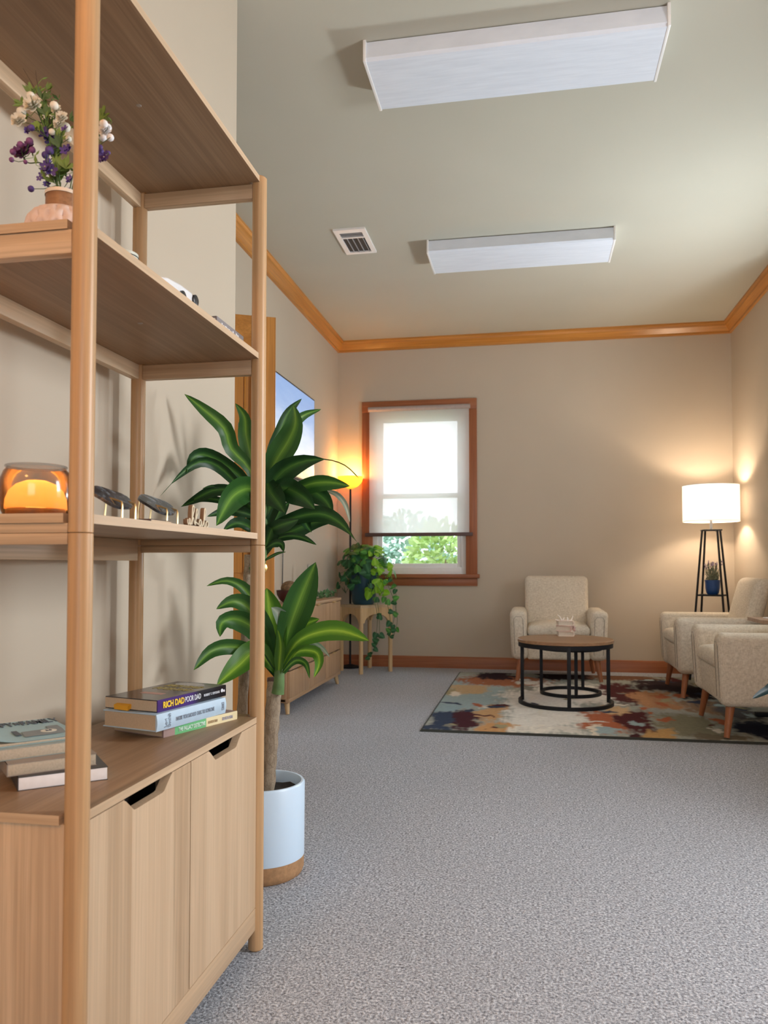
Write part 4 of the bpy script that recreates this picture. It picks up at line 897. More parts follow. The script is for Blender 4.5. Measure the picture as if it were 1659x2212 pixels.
# ------------------------------------------------------------------ armchairs
def linen():
    t = NT('linen'); t.set(.9, 0, .15)
    f1 = t.noise(t.coords((420, 60, 60)), 1, 2); f2 = t.noise(t.coords((60, 60, 420)), 1, 2); f3 = t.noise(t.coords(), 9, 3); f4 = t.noise(t.coords((60, 420, 60)), 1, 2)
    a = t.mix(.5, f1, f2); a = t.mix(.33, a, f4); a = t.mix(.08, a, f3)
    t.base(t.ramp(a, [(.36, (.48, .42, .33)), (.5, (.66, .59, .485)), (.64, (.80, .74, .63))])); t.bump(a, .35, .0015); return t.m
LIN = linen()
def armchair(loc, rz, label):
    t = thing('armchair', loc, label, 'armchair', 'beige linen armchairs round the rug', 0)
    t.location = (0, 0, 0)
    Wc, Dp, H0, HA = .75, .64, .18, .562; aw = .132
    def soft(name, x0, x1, y0, y1, z0, z1, bev, fn=None, seg=4, mat=LIN, cuts=0):
        bm = bmesh.new(); bmesh.ops.create_cube(bm, size=1)
        for v in bm.verts: v.co = Vector(((x0+x1)/2+v.co.x*(x1-x0), (y0+y1)/2+v.co.y*(y1-y0), (z0+z1)/2+v.co.z*(z1-z0)))
        bmesh.ops.bevel(bm, geom=bm.edges[:]+bm.verts[:], offset=bev, segments=seg, affect='EDGES', profile=0.5, clamp_overlap=True)
        if cuts: bmesh.ops.subdivide_edges(bm, edges=[e for e in bm.edges if e.calc_length() > .08], cuts=cuts, use_grid_fill=True)
        if fn:
            for v in bm.verts: v.co = fn(v.co.copy())
        b = MB(); b.bm_add(bm); return b.build(name, mat, t, ang=60)
    def taper(co):  # body narrows towards the bottom, rounded front toe
        k = (co.z-H0)/(HA-H0); co.x *= 1-.04*max(0, 1-k); 
        if co.y < .2: co.y += .016*max(0, 1-k)**2
        return co
    for s_ in (-1, 1):
        x0, x1 = sorted((s_*Wc/2, s_*(Wc/2-aw)))
        arm = soft('arm', x0, x1, 0, Dp-.02, H0, HA, .04, taper)
        b = MB()
        pr = [taper(Vector((s_*(Wc/2-.012), -.0005+.004, H0+.05))), taper(Vector((s_*(Wc/2-.012), -.0005+.004, HA-.055)))]
        pts = [(s_*(Wc/2-.030), .0015, H0+.045), (s_*(Wc/2-.030), .0015, HA-.07), (s_*(Wc/2-.045), .0015, HA-.047), (s_*(Wc/2-aw+.045), .0015, HA-.047), (s_*(Wc/2-aw+.030), .0015, HA-.07), (s_*(Wc/2-aw+.030), .0015, H0+.045)]
        b.tube([taper(Vector(p)) for p in pts], .0022, 6); b.build('piping', plain('seam_shade', (.30, .26, .21), .9), arm)
    soft('front_panel', -(Wc/2-aw)*.985, (Wc/2-aw)*.985, .025, Dp-.03, H0, .365, .02, lambda c: Vector((c.x, c.y+.014*max(0, 1-(c.z-H0)/.18)**2, c.z)))
    def pillow(co):
        u = co.x/(Wc/2-aw); vv = (co.y-.22)/.22
        if co.z > .40: co.z += .035*max(0, 1-u*u)*max(0, 1-vv*vv*.8)
        return co
    soft('seat_cushion', -(Wc/2-aw)+.004, (Wc/2-aw)-.004, .005, .47, .362, .445, .035, pillow, cuts=5)
    def lean(co):
        k = (co.z-.40)/.42; co.y += .115*k-.0; u = co.x/.255; 
        co.x *= 1+.02*k
        if co.y < .45+.115*k+.05: co.y -= .018*max(0, 1-u*u)*max(0, 1-(2*k-1)**2)
        return co
    soft('back_cushion', -.255, .255, .43, .545, .36, .825, .042, lean, cuts=4)
    for (lx, ly, sx, sy) in ((-.29, .075, -1, -1), (.29, .075, 1, -1), (-.27, .54, -1, 1), (.27, .54, 1, 1)):
        b = MB(); b.tube([(lx, ly, H0+.01), (lx+sx*.028, ly+sy*.028, RZ+.006)], [.024, .0145], 16); b.build('leg', leg_wood, t)
    t.location = loc; t.rotation_euler = (0, 0, rz); return t
# legs of the prototype must reach the rug: rug top is RZ
ac = armchair((.200, 6.285, 0), 0, 'beige linen armchair facing the camera behind the round table')
dup(ac, (.945, 4.745, 0), -PI/2, 'beige linen armchair at the right edge, nearest the camera')
dup(ac, (.952, 6.005, 0), -PI/2, 'beige linen armchair by the floor lamp, second along the right side')

# ------------------------------------------------------------------ nesting tables
def ring_pts(c, r, z, a0, a1, n): return [(c[0]+r*math.cos(a0+(a1-a0)*k/n), c[1]+r*math.sin(a0+(a1-a0)*k/n), z) for k in range(n+1)]
c = (.212, 5.375); TT = .434
ct_ = thing('coffee_table', (c[0], c[1], RZ), 'larger round table with a wood top and open black ring base', 'table')
b = MB(); b.lathe([(.302, TT-.022), (.309, TT-.020), (.309, TT-.003), (.306, TT)], (*c, 0), 64); b.build('tabletop', walnut_x, ct_)
b = MB(); b.lathe([(.284, TT-.050), (.304, TT-.050), (.304, TT-.0225), (.284, TT-.0225)], (*c, 0), 64, cap0=False, cap1=False); b.build('top_ring', black, ct_)
A0, A1 = math.radians(162), math.radians(378)
def bar_ring(c, r, z0, z1, a0, a1, n, w=.016):
    b = MB(); vs = []; fs = []; full = abs(a1-a0) > 2*PI-.01; N = n if full else n+1
    for k in range(N):
        a = a0+(a1-a0)*k/n
        for (rr, zz) in ((r-w/2, z0), (r+w/2, z0), (r+w/2, z1), (r-w/2, z1)): vs.append((c[0]+rr*math.cos(a), c[1]+rr*math.sin(a), zz))
    for k in range(n):
        j = (k+1) % N
        for q in range(4): fs.append([k*4+q, k*4+(q+1) % 4, j*4+(q+1) % 4, j*4+q])
    if not full: fs += [[0, 1, 2, 3][::-1], [4*n, 4*n+1, 4*n+2, 4*n+3]]
    b.add(vs, fs); return b
bar_ring(c, .296, RZ, RZ+.022, A0, A1, 60, w=.02).build('base_ring', black, ct_)
for a in (A0+.02, A1-.02, math.radians(272)):
    x, y = c[0]+.293*math.cos(a), c[1]+.293*math.sin(a); b = MB(); b.box(x-.0115, x+.0115, y-.0115, y+.0115, RZ, TT-.03, bev=.002); b.build('leg', black, ct_)
c = (.262, 5.775); T2 = .365
st = thing('side_table', (c[0], c[1], RZ), 'smaller round black table nested under the back of the larger one', 'table')
b = MB(); b.lathe([(.215, T2-.02), (.221, T2-.018), (.221, T2-.003), (.218, T2)], (*c, 0), 64); b.build('tabletop', walnut_x, st)
b = MB(); b.lathe([(.20, T2-.042), (.216, T2-.042), (.216, T2-.0205), (.20, T2-.0205)], (*c, 0), 64, cap0=False, cap1=False); b.build('top_ring', black, st)
bar_ring(c, .203, RZ, RZ+.022, 0, 2*PI, 60, w=.018).build('base_ring', black, st)
for a in (math.radians(172), math.radians(278), math.radians(62)):
    x, y = c[0]+.203*math.cos(a), c[1]+.203*math.sin(a); b = MB(); b.box(x-.011, x+.011, y-.011, y+.011, RZ, T2-.03, bev=.002); b.build('leg', black, st)

# three little cream books with a twig ornament on the round table
cream = plain('cream_cover', (.74, .62, .52), .6); pinkc = plain('blush_cover', (.62, .42, .36), .6); pgs = plain('cream_pages', (.62, .54, .44), .8, sc=200)
tc_ = W(1222, 1375, 2, TT)
zz = TT
k_ = tc_.y/F_PX
for (xa, xb, h, cv, lab, rot) in ((1206, 1241, .034, cream, 'little cream book at the bottom of the table stack', .05), (1200, 1234, .038, pinkc, 'little blush book in the middle of the table stack', -.12), (1206, 1241, .033, cream, 'little cream book on top of the table stack, under the twigs', .08)):
    x0, x1 = W(xa, 1350, 1, tc_.y).x, W(xb, 1350, 1, tc_.y).x; cx = (x0+x1)/2; hw = (x1-x0)/2; dp = .075
    t = thing('book', (cx, tc_.y, zz), lab, 'book', 'little books stacked on the round table')
    Mx = Matrix.Translation((cx, tc_.y, zz)) @ Matrix.Rotation(rot, 4, 'Z')
    b = MB(); b.box(-hw, hw-.004, 0, dp*2, 0, .004, bev=.0015, M=Mx); b.box(-hw, hw-.004, 0, dp*2, h-.004, h, bev=.0015, M=Mx)
    pr = [(hw-.012, 0), (hw-.002, .002), (hw+.002, h*.5), (hw-.002, h-.002), (hw-.012, h), (hw-.012, h-.004), (hw-.006, h*.5), (hw-.012, .004)]
    q = MB(); q.prism(pr, (0, 0, 0), (1, 0, 0), (0, 0, 1), (0, dp*2, 0)); b.add(q.v, q.f, 0, None, Mx); b.build('cover', cv, t)
    b = MB(); b.box(-hw+.003, hw-.008, .004, dp*2-.004, .004, h-.004, M=Mx); b.build('pages', pgs, t); zz += h+.0005
tw = thing('twig_ornament', (tc_.x, tc_.y+.05, zz), 'white coral-like twig ornament on top of the little cream books', 'ornament')
wtw = plain('white_twig', (.85, .78, .70), .6)
def tp(px, py, dy=.03): return W(px, py, 1, tc_.y+dy)
for pts in ([(1214, 1343), (1212, 1338), (1209, 1332), (1204, 1328)], [(1215, 1342), (1217, 1337), (1219, 1334)], [(1226, 1343), (1226, 1337), (1225, 1333)], [(1228, 1343), (1234, 1340), (1236, 1335), (1237.5, 1330)], [(1212, 1343), (1206, 1341), (1199.5, 1338)]):
    b = MB(); b.tube([tp(*p) for p in pts], [.0055-.0009*i for i in range(len(pts))], 8); b.build('twig', wtw, tw)
b = MB()
for k in range(7): blob(b, tp(1212+k*2.8, 1342.5, .03+rnd.uniform(-.02, .02)), .0085)
b.build('flower_base', plain('dusty_pink', (.55, .36, .33), .7), tw)
b = MB()
for (x, y, r) in ((1240, 1356, .012), (1241, 1361, .010), (1238, 1352, .009)): blob(b, tp(x, y, .09), r)
b.build('pink_blossom', plain('blossom_pink', (.66, .46, .42), .7), tw)

# ------------------------------------------------------------------ sofa-side table with tray top
cs = thing('tray_table', (1.5, 5.37, 0), 'narrow wood-topped side table with a black base between the right-hand armchairs', 'table')
b = MB(); b.prism([(1.385, 5.56), (1.385, 5.26), (1.42, 5.20), (1.665, 5.20), (1.665, 5.56)], (0, 0, .556), (1, 0, 0), (0, 1, 0), (0, 0, .022)); b.build('tabletop', wood('tray_wood', (.42, .27, .19), (.52, .36, .26), (.6, .44, .33), axis=0), cs)
for (x, y) in ((1.60, 5.22), (1.60, 5.53)): bx('upright', black, cs, x-.012, x+.012, y-.012, y+.012, RZ, .556)
bx('foot_bar', black, cs, 1.33, 1.64, 4.86, 4.89, RZ, RZ+.025, bev=.003); bx('foot_bar', black, cs, 1.31, 1.64, 5.10, 5.14, RZ, RZ+.025, bev=.003); bx('foot_bar', black, cs, 1.60, 1.64, 4.86, 5.54, RZ, RZ+.025, bev=.003)
for (x, y, lab) in ((1.50, 5.42, 'white paper coaster at the back of the tray table'), (1.53, 5.30, 'white paper coaster at the front of the tray table')):
    b = MB(); b.lathe([(.055, .5782), (.057, .580), (.057, .583), (.055, .584)], (x, y, 0), 32); tag(b.build('coaster', paper_w, None), lab, 'coaster', 'coasters on the tray table')

# ------------------------------------------------------------------ floor lamp (right corner)
fx, fy = 1.408, 6.70
fl = thing('floor_lamp', (fx, fy, 0), 'floor lamp with a white drum shade on four splayed black legs', 'lamp')
def rot45(x, y, a=.62): return x*math.cos(a)-y*math.sin(a), x*math.sin(a)+y*math.cos(a)
ztop, r1, r0 = 1.195, .080, .205
for q in range(4):
    a = .38+q*PI/2; ca, sa = math.cos(a), math.sin(a)
    b = MB(); b.tube([(fx+r0*ca, fy+r0*sa, RZ), (fx+r1*ca, fy+r1*sa, ztop)], .0085, 8); b.build('leg', black, fl)
b = MB(); b.box(fx-.07, fx+.07, fy-.07, fy+.07, ztop-.006, ztop+.004, bev=.002); b.build('top_plate', black, fl)
zs_ = .683; rs_ = r0+(r1-r0)*(zs_/ztop); b = MB(); b.prism([(rs_*math.cos(.38+q*PI/2), rs_*math.sin(.38+q*PI/2)) for q in range(4)], (fx, fy, zs_-.012), (1, 0, 0), (0, 1, 0), (0, 0, .012)); b.build('lamp_shelf', black, fl)
b = MB(); b.tube([(fx, fy, ztop), (fx, fy, 1.40)], .011, 12); b.build('stem', plain('grey_metal', (.12, .12, .13), .4), fl)
b = MB(); b.lathe([(.210, 1.262), (.213, 1.262), (.213, 1.552), (.210, 1.552)], (fx, fy, 0), 64, cap0=False, cap1=False); shd = b.build('lamp_shade', translucent('shade_fabric', (.88, .87, .86), .22), fl)
for zz_ in (1.264, 1.550): b = MB(); b.tube(ring_pts((fx, fy), .2125, zz_, 0, 2*PI, 63)[:-1], .0032, 6, closed=True); b.build('shade_rim', white_p, fl)
for q in range(3):
    a = q*2*PI/3+.3; b = MB(); b.tube([(fx, fy, 1.40), (fx+.21*math.cos(a), fy+.21*math.sin(a), 1.545)], .002, 6); b.build('shade_arm', gold, fl)
b = MB(); b.lathe([(.001, 1.395), (.013, 1.40), (.015, 1.42), (.03, 1.45), (.03, 1.465), (.018, 1.485), (.001, 1.49)], (fx, fy, 0), 20); b.build('bulb', emit('bulb_white', (1.0, .86, .66), 14), fl)
point('floor_lamp_light', (fx, fy, 1.43), .05, 18, (1.0, .78, .56))
b = MB(); b.tube(smooth([(fx, fy, 1.196), (fx+.012, fy-.075, 1.185), (fx+.03, fy-.075, 1.178), (fx+.05, fy-.07, 1.185)], 4), .0018, 6); b.build('pull_cord', black, fl)
# little blue pot of lavender on the lamp's shelf
lp = thing('flower_pot', (fx, fy-.02, zs_), 'small cobalt blue pot on the shelf of the floor lamp', 'pot')
b = MB(); b.lathe([(.036, 0), (.046, .012), (.054, .05), (.057, .105), (.060, .107), (.060, .115), (.054, .115), (.052, .10)], (fx, fy-.02, zs_), 36); b.build('pot_body', plain('cobalt_glaze', (.012, .06, .22), .3), lp)
b = MB(); b.lathe([(.0, .10), (.052, .101)], (fx, fy-.02, zs_), 24, cap1=False); b.build('soil', soil, lp)
lv = thing('lavender_plant', (fx, fy-.02, zs_+.1), 'grey-green lavender with faint purple tips in the cobalt blue pot', 'plant')
lav_s = plain('sage_stem', (.20, .22, .14), .8); lav_f = plain('lavender_bloom', (.34, .26, .36), .8)
b = MB(); f_ = MB()
for k in range(46):
    a = rnd.uniform(0, 2*PI); r = rnd.uniform(0, .035); h = rnd.uniform(.07, .17); p0 = Vector((fx+r*math.cos(a), fy-.02+r*math.sin(a), zs_+.095)); p1 = p0+Vector((math.cos(a)*r*.7, math.sin(a)*r*.7, h)); b.tube([p0, p1], .0022, 5)
    for _ in range(4): blob(b, p0.lerp(p1, rnd.uniform(.2, .9))+Vector((rnd.uniform(-.008, .008), rnd.uniform(-.008, .008), 0)), rnd.uniform(.004, .007), 0, 1)
    if h > .12:
        for _ in range(3): blob(f_, p1+Vector((0, 0, rnd.uniform(-.02, .008))), rnd.uniform(.004, .0065), 0, 1)
for s_ in range(6): blob(f_, Vector((fx+.055+rnd.uniform(-.01, .012), fy-.06, zs_+.15+s_*.022)), .008, 0, 1)
b.tube([(fx+.02, fy-.03, zs_+.1), (fx+.05, fy-.055, zs_+.18), (fx+.058, fy-.06, zs_+.28)], .002, 5)
tag(b.build('stems', lav_s, lv), kind='stuff'); tag(f_.build('blooms', lav_f, lv), kind='stuff')

# ------------------------------------------------------------------ plant at the right edge (mostly outside the frame)
rp = thing('rubber_plant', (1.17, 3.3, 0), 'dark blue-green leaf tip of a plant reaching in from the right edge', 'plant')
RL = leafmat('rubber_leaf', (.018, .045, .05), (.03, .065, .075), (.11, .15, .16), .3)
b = MB(); b.lathe([(.09, 0), (.12, .2), (.12, .24), (.105, .24), (.10, .21)], (1.2, 3.3, 0), 32); b.build('pot_body', plain('grey_pot', (.2, .2, .2), .6), rp)
b = MB(); b.lathe([(.0, .205), (.1, .206)], (1.2, 3.3, 0), 24, cap1=False); b.build('soil', soil, rp)
b = MB(); b.tube([(1.2, 3.3, .2), (1.21, 3.3, .45), (1.2, 3.3, .62)], .009, 8); b.build('stem', stem_m, rp)
def simple_leaf(P, w_, mat, parent, name='leaf', up=(0, 0, 1)):
    C = smooth(P, 4); N = len(C); vs = []; uv = []; fs = []
    for i in range(N):
        t = i/(N-1); T = (C[min(i+1, N-1)]-C[max(0, i-1)]).normalized(); s_ = T.cross(Vector(up)).normalized(); n_ = s_.cross(T); hw = w_*math.sin(PI*min(1, .06+t*.94))**.7
        for k in range(5): u = k/2-1; vs.append(C[i]+s_*hw*u+n_*abs(u)*hw*.25); uv.append((k/4, t))
    for i in range(N-1):
        for k in range(4): fs.append([i*5+k, i*5+k+1, (i+1)*5+k+1, (i+1)*5+k])
    b = MB(); b.add(vs, fs, 0, uv); return b.build(name, mat, parent, ang=80)
simple_leaf([Vector((1.2, 3.3, .50)), W(1690, 1478, 1, 3.28), W(1655, 1492, 1, 3.26), W(1625, 1509, 1, 3.24)], .017, RL, rp, up=(.25, -.75, .6))
for a, z_ in ((.4, .55), (1.9, .6), (-.9, .6), (3.6, .64)):
    d = Vector((math.cos(a), math.sin(a), .35)); simple_leaf([Vector((1.2, 3.3, z_-.1)), Vector((1.2, 3.3, z_-.1))+d*.09, Vector((1.2, 3.3, z_-.1))+d*.17+Vector((0, 0, -.03))], .035, RL, rp) if a in (.4, -.9) else None

# ------------------------------------------------------------------ TV, dresser and its things
tv = thing('television', (XL, 5.6, 1.5), 'thin black-framed screen showing blue sky, mounted on the left wall', 'television')
ty0, ty1, tz0, tz1 = 4.90, 6.145, 1.56, 2.245
bx('tv_back', black_s, tv, XL+.012, XL+.04, ty0, ty1, tz0, tz1, bev=.003)
bx('wall_bracket', black, tv, XL, XL+.014, 5.4, 5.7, 1.75, 2.05)
sc_ = NT('tv_screen'); sc_.set(.25); tc = sc_.n('ShaderNodeTexCoord'); sp = sc_.n('ShaderNodeSeparateXYZ'); sc_.l(tc.outputs['Object'], sp.inputs[0])
nz = sc_.noise(sc_.coords((1, 2, 9)), 1.2, 4, .6, .3); ad = sc_.n('ShaderNodeMath', operation='MULTIPLY_ADD'); sc_.l(nz, ad.inputs[0]); ad.inputs[1].default_value = .34; sc_.l(sp.outputs[2], ad.inputs[2])
cc = sc_.ramp(ad.outputs[0], [(.20, srgb(120, 160, 110)), (.30, srgb(190, 215, 190)), (.40, srgb(225, 232, 240)), (.56, srgb(205, 218, 238)), (.72, srgb(158, 184, 224)), (.86, srgb(142, 172, 218))])
sc_.base((.02, .02, .02)); sc_.l(cc, sc_.p.inputs['Emission Color']); sc_.p.inputs['Emission Strength'].default_value = .62
bx('screen', sc_.m, tv, XL+.0395, XL+.0412, ty0+.012, ty1-.012, tz0+.012, tz1-.012)
cd = MB(); cd.tube(smooth([(XL+.01, 5.43, 1.57), (XL+.008, 5.44, 1.3), (XL+.012, 5.42, .95), (XL+.008, 5.42, .66)], 6), .0035, 6); cd.build('power_cord', black_s, tv)

DX0, DX1, DY0, DY1, DZ0, DZ1 = XL+.004, -1.462, 4.69, 6.02, .075, .665
ds = thing('dresser', (-1.6, 5.35, 0), 'low wide oak dresser of nine drawers with brass pulls along the left wall', 'dresser')
b = MB(); b.box(DX0, DX1-.02, DY0, DY1, DZ0, DZ1-.02, bev=.004); b.build('carcass', dres_v, ds)
bx('dresser_top', dres_y, ds, DX0, DX1+.004, DY0-.006, DY1+.006, DZ1-.022, DZ1, bev=.005, seg=3)
bx('base_rail', dres_y, ds, DX0, DX1, DY0, DY1, DZ0-.002, DZ0+.024, bev=.004)
bx('gap_shade_sheet', shade_dark, ds, DX1-.024, DX1-.012, DY0+.016, DY1-.016, .10, .636)  # dark sheet added behind the drawers so their gaps look shaded
rows = [(.098, .262), (.270, .440), (.448, .640)]; colw = (DY1-DY0-.02)/3
for (z0, z1) in rows:
    for k in range(3):
        y0 = DY0+.010+k*colw; d = bx('drawer', dres_v, ds, DX1-.022, DX1, y0+.004, y0+colw-.004, z0, z1, bev=.002)
        ym = y0+colw/2; bx('handle', gold, d, DX1-.004, DX1+.016, ym-.035, ym+.035, z1-.004, z1+.004, bev=.002)
for (x, y, sx, sy) in ((DX1-.03, DY0+.05, .012, -.02), (DX1-.03, DY1-.05, .012, .02), (DX0+.04, DY0+.05, 0, -.02), (DX0+.04, DY1-.05, 0, .02)):
    b = MB(); b.tube([(x, y, DZ0), (x+sx, y+sy, 0)], [.019, .012], 14); b.build('leg', pale_z, ds)
bp = Vector((-1.60, 5.10, DZ1))
bw_ = thing('bowl', tuple(bp), 'dark red-brown bowl at the near end of the dresser', 'bowl')
b = MB(); b.lathe([(.03, 0), (.055, .02), (.075, .055), (.078, .085), (.072, .085), (.066, .05), (.03, .012)], bp, 36); b.build('bowl_body', plain('oxblood_glaze', (.07, .018, .02), .3), bw_)
b = MB(); blob(b, Vector((0, 0, 0)), .058, 0, 3)
for v_ in b.v: v_.z *= .85
b.v = [v_+bp+Vector((.01, 0, .098)) for v_ in b.v]; tag(b.build('woven_ball', plain('brown_ball', (.20, .12, .06), .8, var=.5, sc=60, bump=.6), None), 'brown ball resting in the dark red bowl', 'ball')
cp = Vector((-1.58, 5.52, DZ1)); cn = thing('figurine', tuple(cp), 'small cream cone-shaped figurine on a brown base on the dresser', 'figurine')
b = MB(); b.lathe([(.052, .022), (.045, .06), (.028, .10), (.010, .135), (.001, .14)], cp, 28); b.build('cone_body', plain('cream_figure', (.66, .60, .52), .7), cn); b = MB(); b.lathe([(.055, 0), (.058, .01), (.055, .022)], cp, 28); b.build('base', plain('brown_base', (.16, .08, .05), .6), cn)
for (y, h, lab) in ((5.66, .26, 'grey candlestick on the dresser, nearer of the pair'), (5.80, .22, 'grey candlestick on the dresser, farther of the pair')):
    q = Vector((-1.62, y, DZ1)); cs_ = thing('candlestick', tuple(q), lab, 'candlestick', 'candlesticks on the dresser')
    b = MB(); b.lathe([(.032, 0), (.034, .006), (.012, .014), (.008, .03), (.012, h*.35), (.007, h*.4), (.009, h*.55), (.018, h*.58), (.018, h*.61), (.010, h*.61)], q, 24); b.build('holder', plain('pewter', (.25, .24, .22), .45), cs_); b = MB(); b.lathe([(.010, h*.61), (.010, h*.98), (.004, h)], q, 16); b.build('candle', plain('grey_wax', (.42, .40, .36), .7), cs_)
gr = thing('garland', (-1.52, 5.7, DZ1), 'green leafy garland trailing along the far end of the dresser top', 'garland'); b = MB()
gstem = [Vector((-1.53+.02*math.sin(k), 5.58+k*.042, DZ1+.012)) for k in range(11)]
b.tube(gstem, .003, 6); b.build('vine', stem_m, gr)
b = MB()
for k in range(150):
    q = gstem[rnd.randrange(len(gstem))]+Vector((rnd.uniform(-.05, .05), rnd.uniform(-.04, .04), rnd.uniform(0, .035))); e = Vector((rnd.uniform(-1, 1), rnd.uniform(-1, 1), rnd.uniform(-.1, .8))).normalized(); f = e.orthogonal().normalized(); L = rnd.uniform(.02, .035)
    b.add([q, q+e*L*.5+f*L*.28, q+e*L, q+e*L*.5-f*L*.28], [[0, 1, 2], [0, 2, 3]])
tag(b.build('leaves', plain('garland_green', (.06, .16, .05), .6, var=.3), gr, ang=0), kind='stuff')

# ------------------------------------------------------------------ plant stand and pothos
ps = thing('plant_stand', (-1.41, 6.76, 0), 'pale wooden four-legged stool holding the pothos in the left corner', 'stool')
cn4 = [Vector(p) for p in ((-1.415, 6.55, 0), (-1.205, 6.775, 0), (-1.43, 6.985, 0), (-1.635, 6.76, 0))]; cen = sum(cn4, Vector())/4; SZ = .575
b = MB(); b.prism([((p-cen)*1.09).xy[:] for p in cn4], (cen.x, cen.y, SZ-.022), (1, 0, 0), (0, 1, 0), (0, 0, .022)); b.build('stool_top', wood('pale_wood_top', (.5, .36, .2), (.58, .43, .26), (.65, .5, .32), axis=0), ps)
for i, p in enumerate(cn4):
    q = cn4[(i+1) % 4]; b = MB(); b.tube([p, p+Vector((0, 0, SZ-.022))], .0185, 12); b.build('leg', pale_z, ps)
    d = (q-p); L = d.length; d.normalize(); pr = [(.0, SZ-.022), (L, SZ-.022), (L, SZ-.15)]+[(L/2+(L/2-.03)*math.cos(PI*k/10), SZ-.15+.075*math.sin(PI*k/10)) for k in range(11)]+[(0, SZ-.15)]
    nrm = Vector((d.y, -d.x, 0)); b = MB(); b.prism(pr, p-nrm*.009, d, (0, 0, 1), nrm*.018); b.build('apron', pale_z, ps)
pp_ = Vector((cen.x-.02, cen.y, SZ))
pt = thing('plant_pot', tuple(pp_), 'dark teal blue pot on the pale wooden stool', 'pot')
b = MB(); b.lathe([(.085, 0), (.098, .02), (.118, .20), (.122, .30), (.116, .30), (.110, .27)], pp_, 40); b.build('pot_body', plain('teal_glaze', (.012, .055, .085), .3), pt)
b = MB(); b.lathe([(.0, .268), (.111, .269)], pp_, 24, cap1=False); b.build('soil', soil, pt)
po = thing('pothos_plant', (pp_.x, pp_.y, SZ+.27), 'bushy trailing pothos in the dark teal pot by the window', 'plant')
PL1 = leafmat('pothos_leaf', (.07, .26, .045), (.11, .35, .06), (.18, .45, .09), .45, trans=.35); PL2 = leafmat('pothos_sunlit', (.26, .56, .03), (.34, .64, .05), (.45, .72, .1), .45, trans=.4); PL3 = leafmat('pothos_dark', (.025, .11, .04), (.04, .16, .06), (.08, .24, .1), .45, trans=.3)
hv = []; hf = []; huv = []
outl = [(0, 0), (.30, -.10), (.48, .10), (.46, .38), (.28, .72), (0, 1.0), (-.28, .72), (-.46, .38), (-.48, .10), (-.30, -.10)]
hv = [(x, y, -.10*abs(x)*1.2-.12*y*y) for x, y in outl]+[(0, .4, .02)]; huv = [(x+.5, max(0, y)) for x, y in outl]+[(.5, .4)]
hf = [[i, (i+1) % 10, 10] for i in range(10)]
def heart(mat):
    me = bpy.data.meshes.new('leaf'); me.from_pydata(hv, [], hf); me.materials.append(mat); ul = me.uv_layers.new(name='UVMap')
    for p in me.polygons:
        for li, vi in zip(p.loop_indices, p.vertices): ul.data[li].uv = huv[vi]
    me.polygons.foreach_set('use_smooth', [True]*len(me.polygons)); return me
HM = [heart(PL1), heart(PL2), heart(PL3)]
base = Vector(po.location)
vine = MB()
def pleaf(p, s_, nrm, mi):
    o = bpy.data.objects.new('leaf', HM[mi]); COL.objects.link(o); o.parent = po
    q = Vector(nrm).normalized().to_track_quat('Z', 'Y') @ Matrix.Rotation(rnd.uniform(0, 2*PI), 3, 'Z').to_quaternion()
    o.rotation_mode = 'QUATERNION'; o.rotation_quaternion = q; o.location = p-base; o.scale = (s_, s_, s_)
for k in range(175):
    a = rnd.uniform(0, 2*PI); el = rnd.uniform(-.75, 1.3); r = rnd.uniform(.13, .255)
    d = Vector((math.cos(a)*math.cos(el), math.sin(a)*math.cos(el), math.sin(el)))
    p = pp_+Vector((.02, 0, .27))+Vector((d.x*r*1.05, d.y*r, d.z*(.22 if d.z > 0 else .30)+.03))
    if p.y > YB-.03 or p.x < XL+.03: continue
    if math.hypot(p.x+1.603, p.y-6.96) < .075: continue
    if d.z < -.2 and math.hypot(p.x-pp_.x, p.y-pp_.y) < .13: continue
    mi = 1 if (d.x > .30 and rnd.random() < .7) else (2 if d.x < -.1 and rnd.random() < .6 else rnd.choice([0, 0, 2]))  # sunlight put into leaf colour: sunlit green on the right, darker on the left
    pleaf(p, rnd.uniform(.05, .085), d+Vector((rnd.uniform(-.5, .5), rnd.uniform(-.8, .2), rnd.uniform(-.2, .6))), mi)
    vine.tube([pp_+Vector((d.x*.05, d.y*.05, .27)), (pp_+Vector((0, 0, .30))+p)/2+Vector((0, 0, .03)), p], .0018, 5)
for (px, pts) in enumerate(([(845, 1250), (856, 1300), (848, 1350), (838, 1372)], [(835, 1260), (858, 1330), (850, 1375)], [(800, 1270), (815, 1330), (808, 1400), (798, 1420)], [(815, 1300), (820, 1370), (812, 1395)], [(830, 1290), (840, 1320), (845, 1362)])):
    P = smooth([pp_+Vector((.06, -.06, .28))]+[W(x, y, 1, 6.60-.02*px) for x, y in pts], 6); vine.tube(P, .002, 5)
    for i, q in enumerate(P[6:]):
        if i % 3 == 0: pleaf(q, rnd.uniform(.04, .06), Vector((rnd.uniform(-.5, .5), -1, rnd.uniform(0, .6))), rnd.choice([0, 2, 2]))
vine.build('vines', stem_m, po)

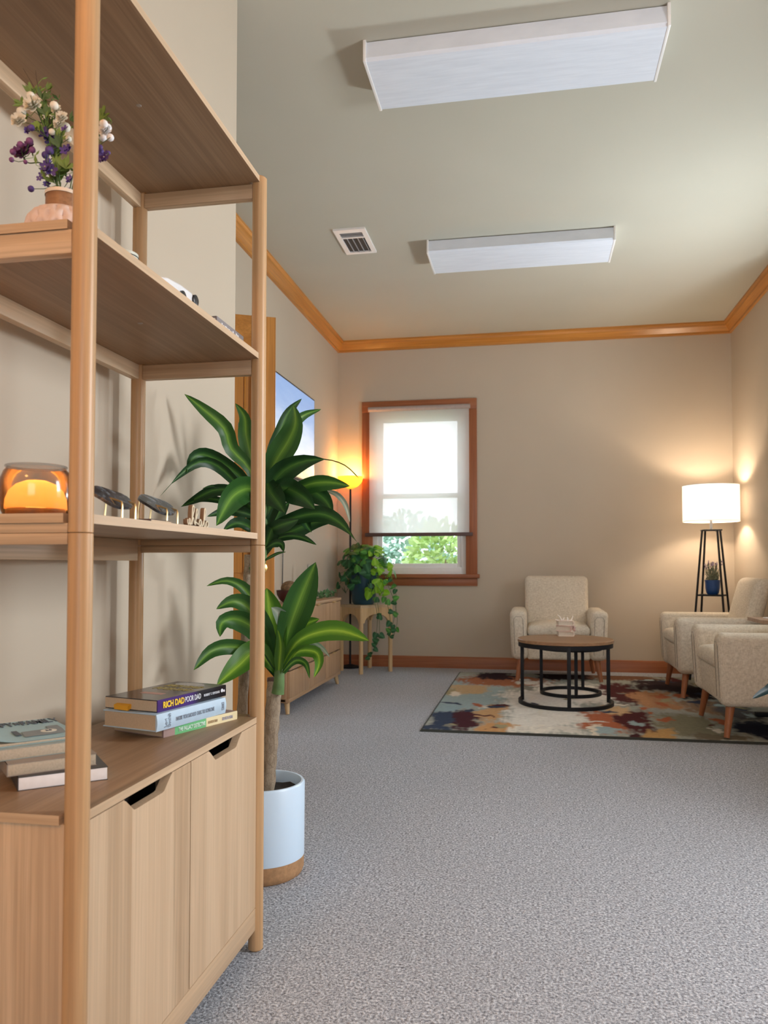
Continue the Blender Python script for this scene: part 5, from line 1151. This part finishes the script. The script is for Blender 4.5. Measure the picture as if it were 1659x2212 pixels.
# torchiere in the left corner
tx, ty = -1.603, 6.96
t = thing('torchiere_lamp', (tx, ty, 0), 'slim torchiere with a glowing amber bowl in the left corner', 'lamp')
b = MB(); b.lathe([(.088, 0), (.09, .012), (.02, .03)], (tx, ty, 0), 32); b.build('base', black, t); b = MB(); b.tube([(tx, ty, .02), (tx, ty, 1.60)], .009, 10); b.build('pole', black, t)
b = MB(); b.lathe([(.02, 1.60), (.07, 1.625), (.105, 1.665), (.115, 1.71), (.111, 1.71), (.10, 1.668), (.066, 1.632), (.018, 1.608)], (tx, ty, 0), 40, cap0=False, cap1=False); b.build('lamp_shade', translucent('amber_glass', (.85, .55, .22), .6), t)
b = MB(); blob(b, Vector((tx, ty, 1.665)), .025); b.build('bulb', emit('bulb_amber', (1.0, .62, .22), 12), t)
point('torchiere_light', (tx, ty, 1.72), .04, 5.5, (1.0, .52, .16))

# ------------------------------------------------------------------ window shade and outdoors
sh = thing('window_shade', (-1.0, YB-.04, 2.3), 'sheer white roller shade half lowered over the back window', 'shade')
sx0, sx1 = WX0-.02, WX1+.03
b = MB(); b.tube([(sx0-.01, YB-.05, 2.33), (sx1+.01, YB-.05, 2.33)], .022, 16); b.build('roller', plain('shade_roller', (.40, .34, .32), .6), sh)
zb_ = W(900, 1154, 1, YB-.05).z
bx('shade_cloth', translucent('sheer_cloth', (.86, .85, .84), .55, alpha=.36), sh, sx0, sx1, YB-.0505, YB-.0495, zb_, 2.33)
bx('bottom_rail', plain('rail_brown', (.10, .055, .05), .5), sh, sx0-.04, sx1+.03, YB-.06, YB-.04, zb_-.018, zb_+.014, bev=.004)
struct(bx('ground', plain('lawn', (.30, .36, .20), .9, var=.3, sc=6), None, -14, 14, 7.3, 30, -.3, -.25))
def shrub(name, c, rx, rz_, n, mat, label):
    t = thing(name, (c[0], c[1], -.25), label, 'bush', None); b = MB(); b.tube([(c[0], c[1], -.25), (c[0]+.05, c[1], c[2])], [.05, .03], 8); b.build('trunk', BK, t); b = MB()
    for k in range(n):
        d = Vector((rnd.gauss(0, 1), rnd.gauss(0, 1), rnd.gauss(0, 1))).normalized()*rnd.uniform(.55, 1); q = Vector(c)+Vector((d.x*rx, d.y*rx, d.z*rz_)); e = (d+Vector((rnd.uniform(-1, 1), rnd.uniform(-1, 1), rnd.uniform(-.6, .6)))).normalized(); f = e.orthogonal().normalized(); L = rnd.uniform(.07, .14)
        b.add([q, q+e*L*.5+f*L*.3, q+e*L, q+e*L*.5-f*L*.3], [[0, 1, 2], [0, 2, 3]])
    tag(b.build('foliage', mat, t, ang=0), kind='stuff'); return t
g1 = plain('bush_blue_green', (.30, .46, .38), .8, var=.3, sc=8); g2 = plain('bush_yellow_green', (.40, .56, .22), .8, var=.3, sc=8)
p = W(880, 1205, 1, 10.5); shrub('shrub', (p.x, 10.5, p.z), .62, .60, 1500, g1, 'blue-green bush outside the back window, on the left')
p = W(952, 1208, 1, 9.1); shrub('shrub', (p.x, 9.1, p.z), .40, .42, 900, g2, 'yellow-green bush outside the back window, on the right')
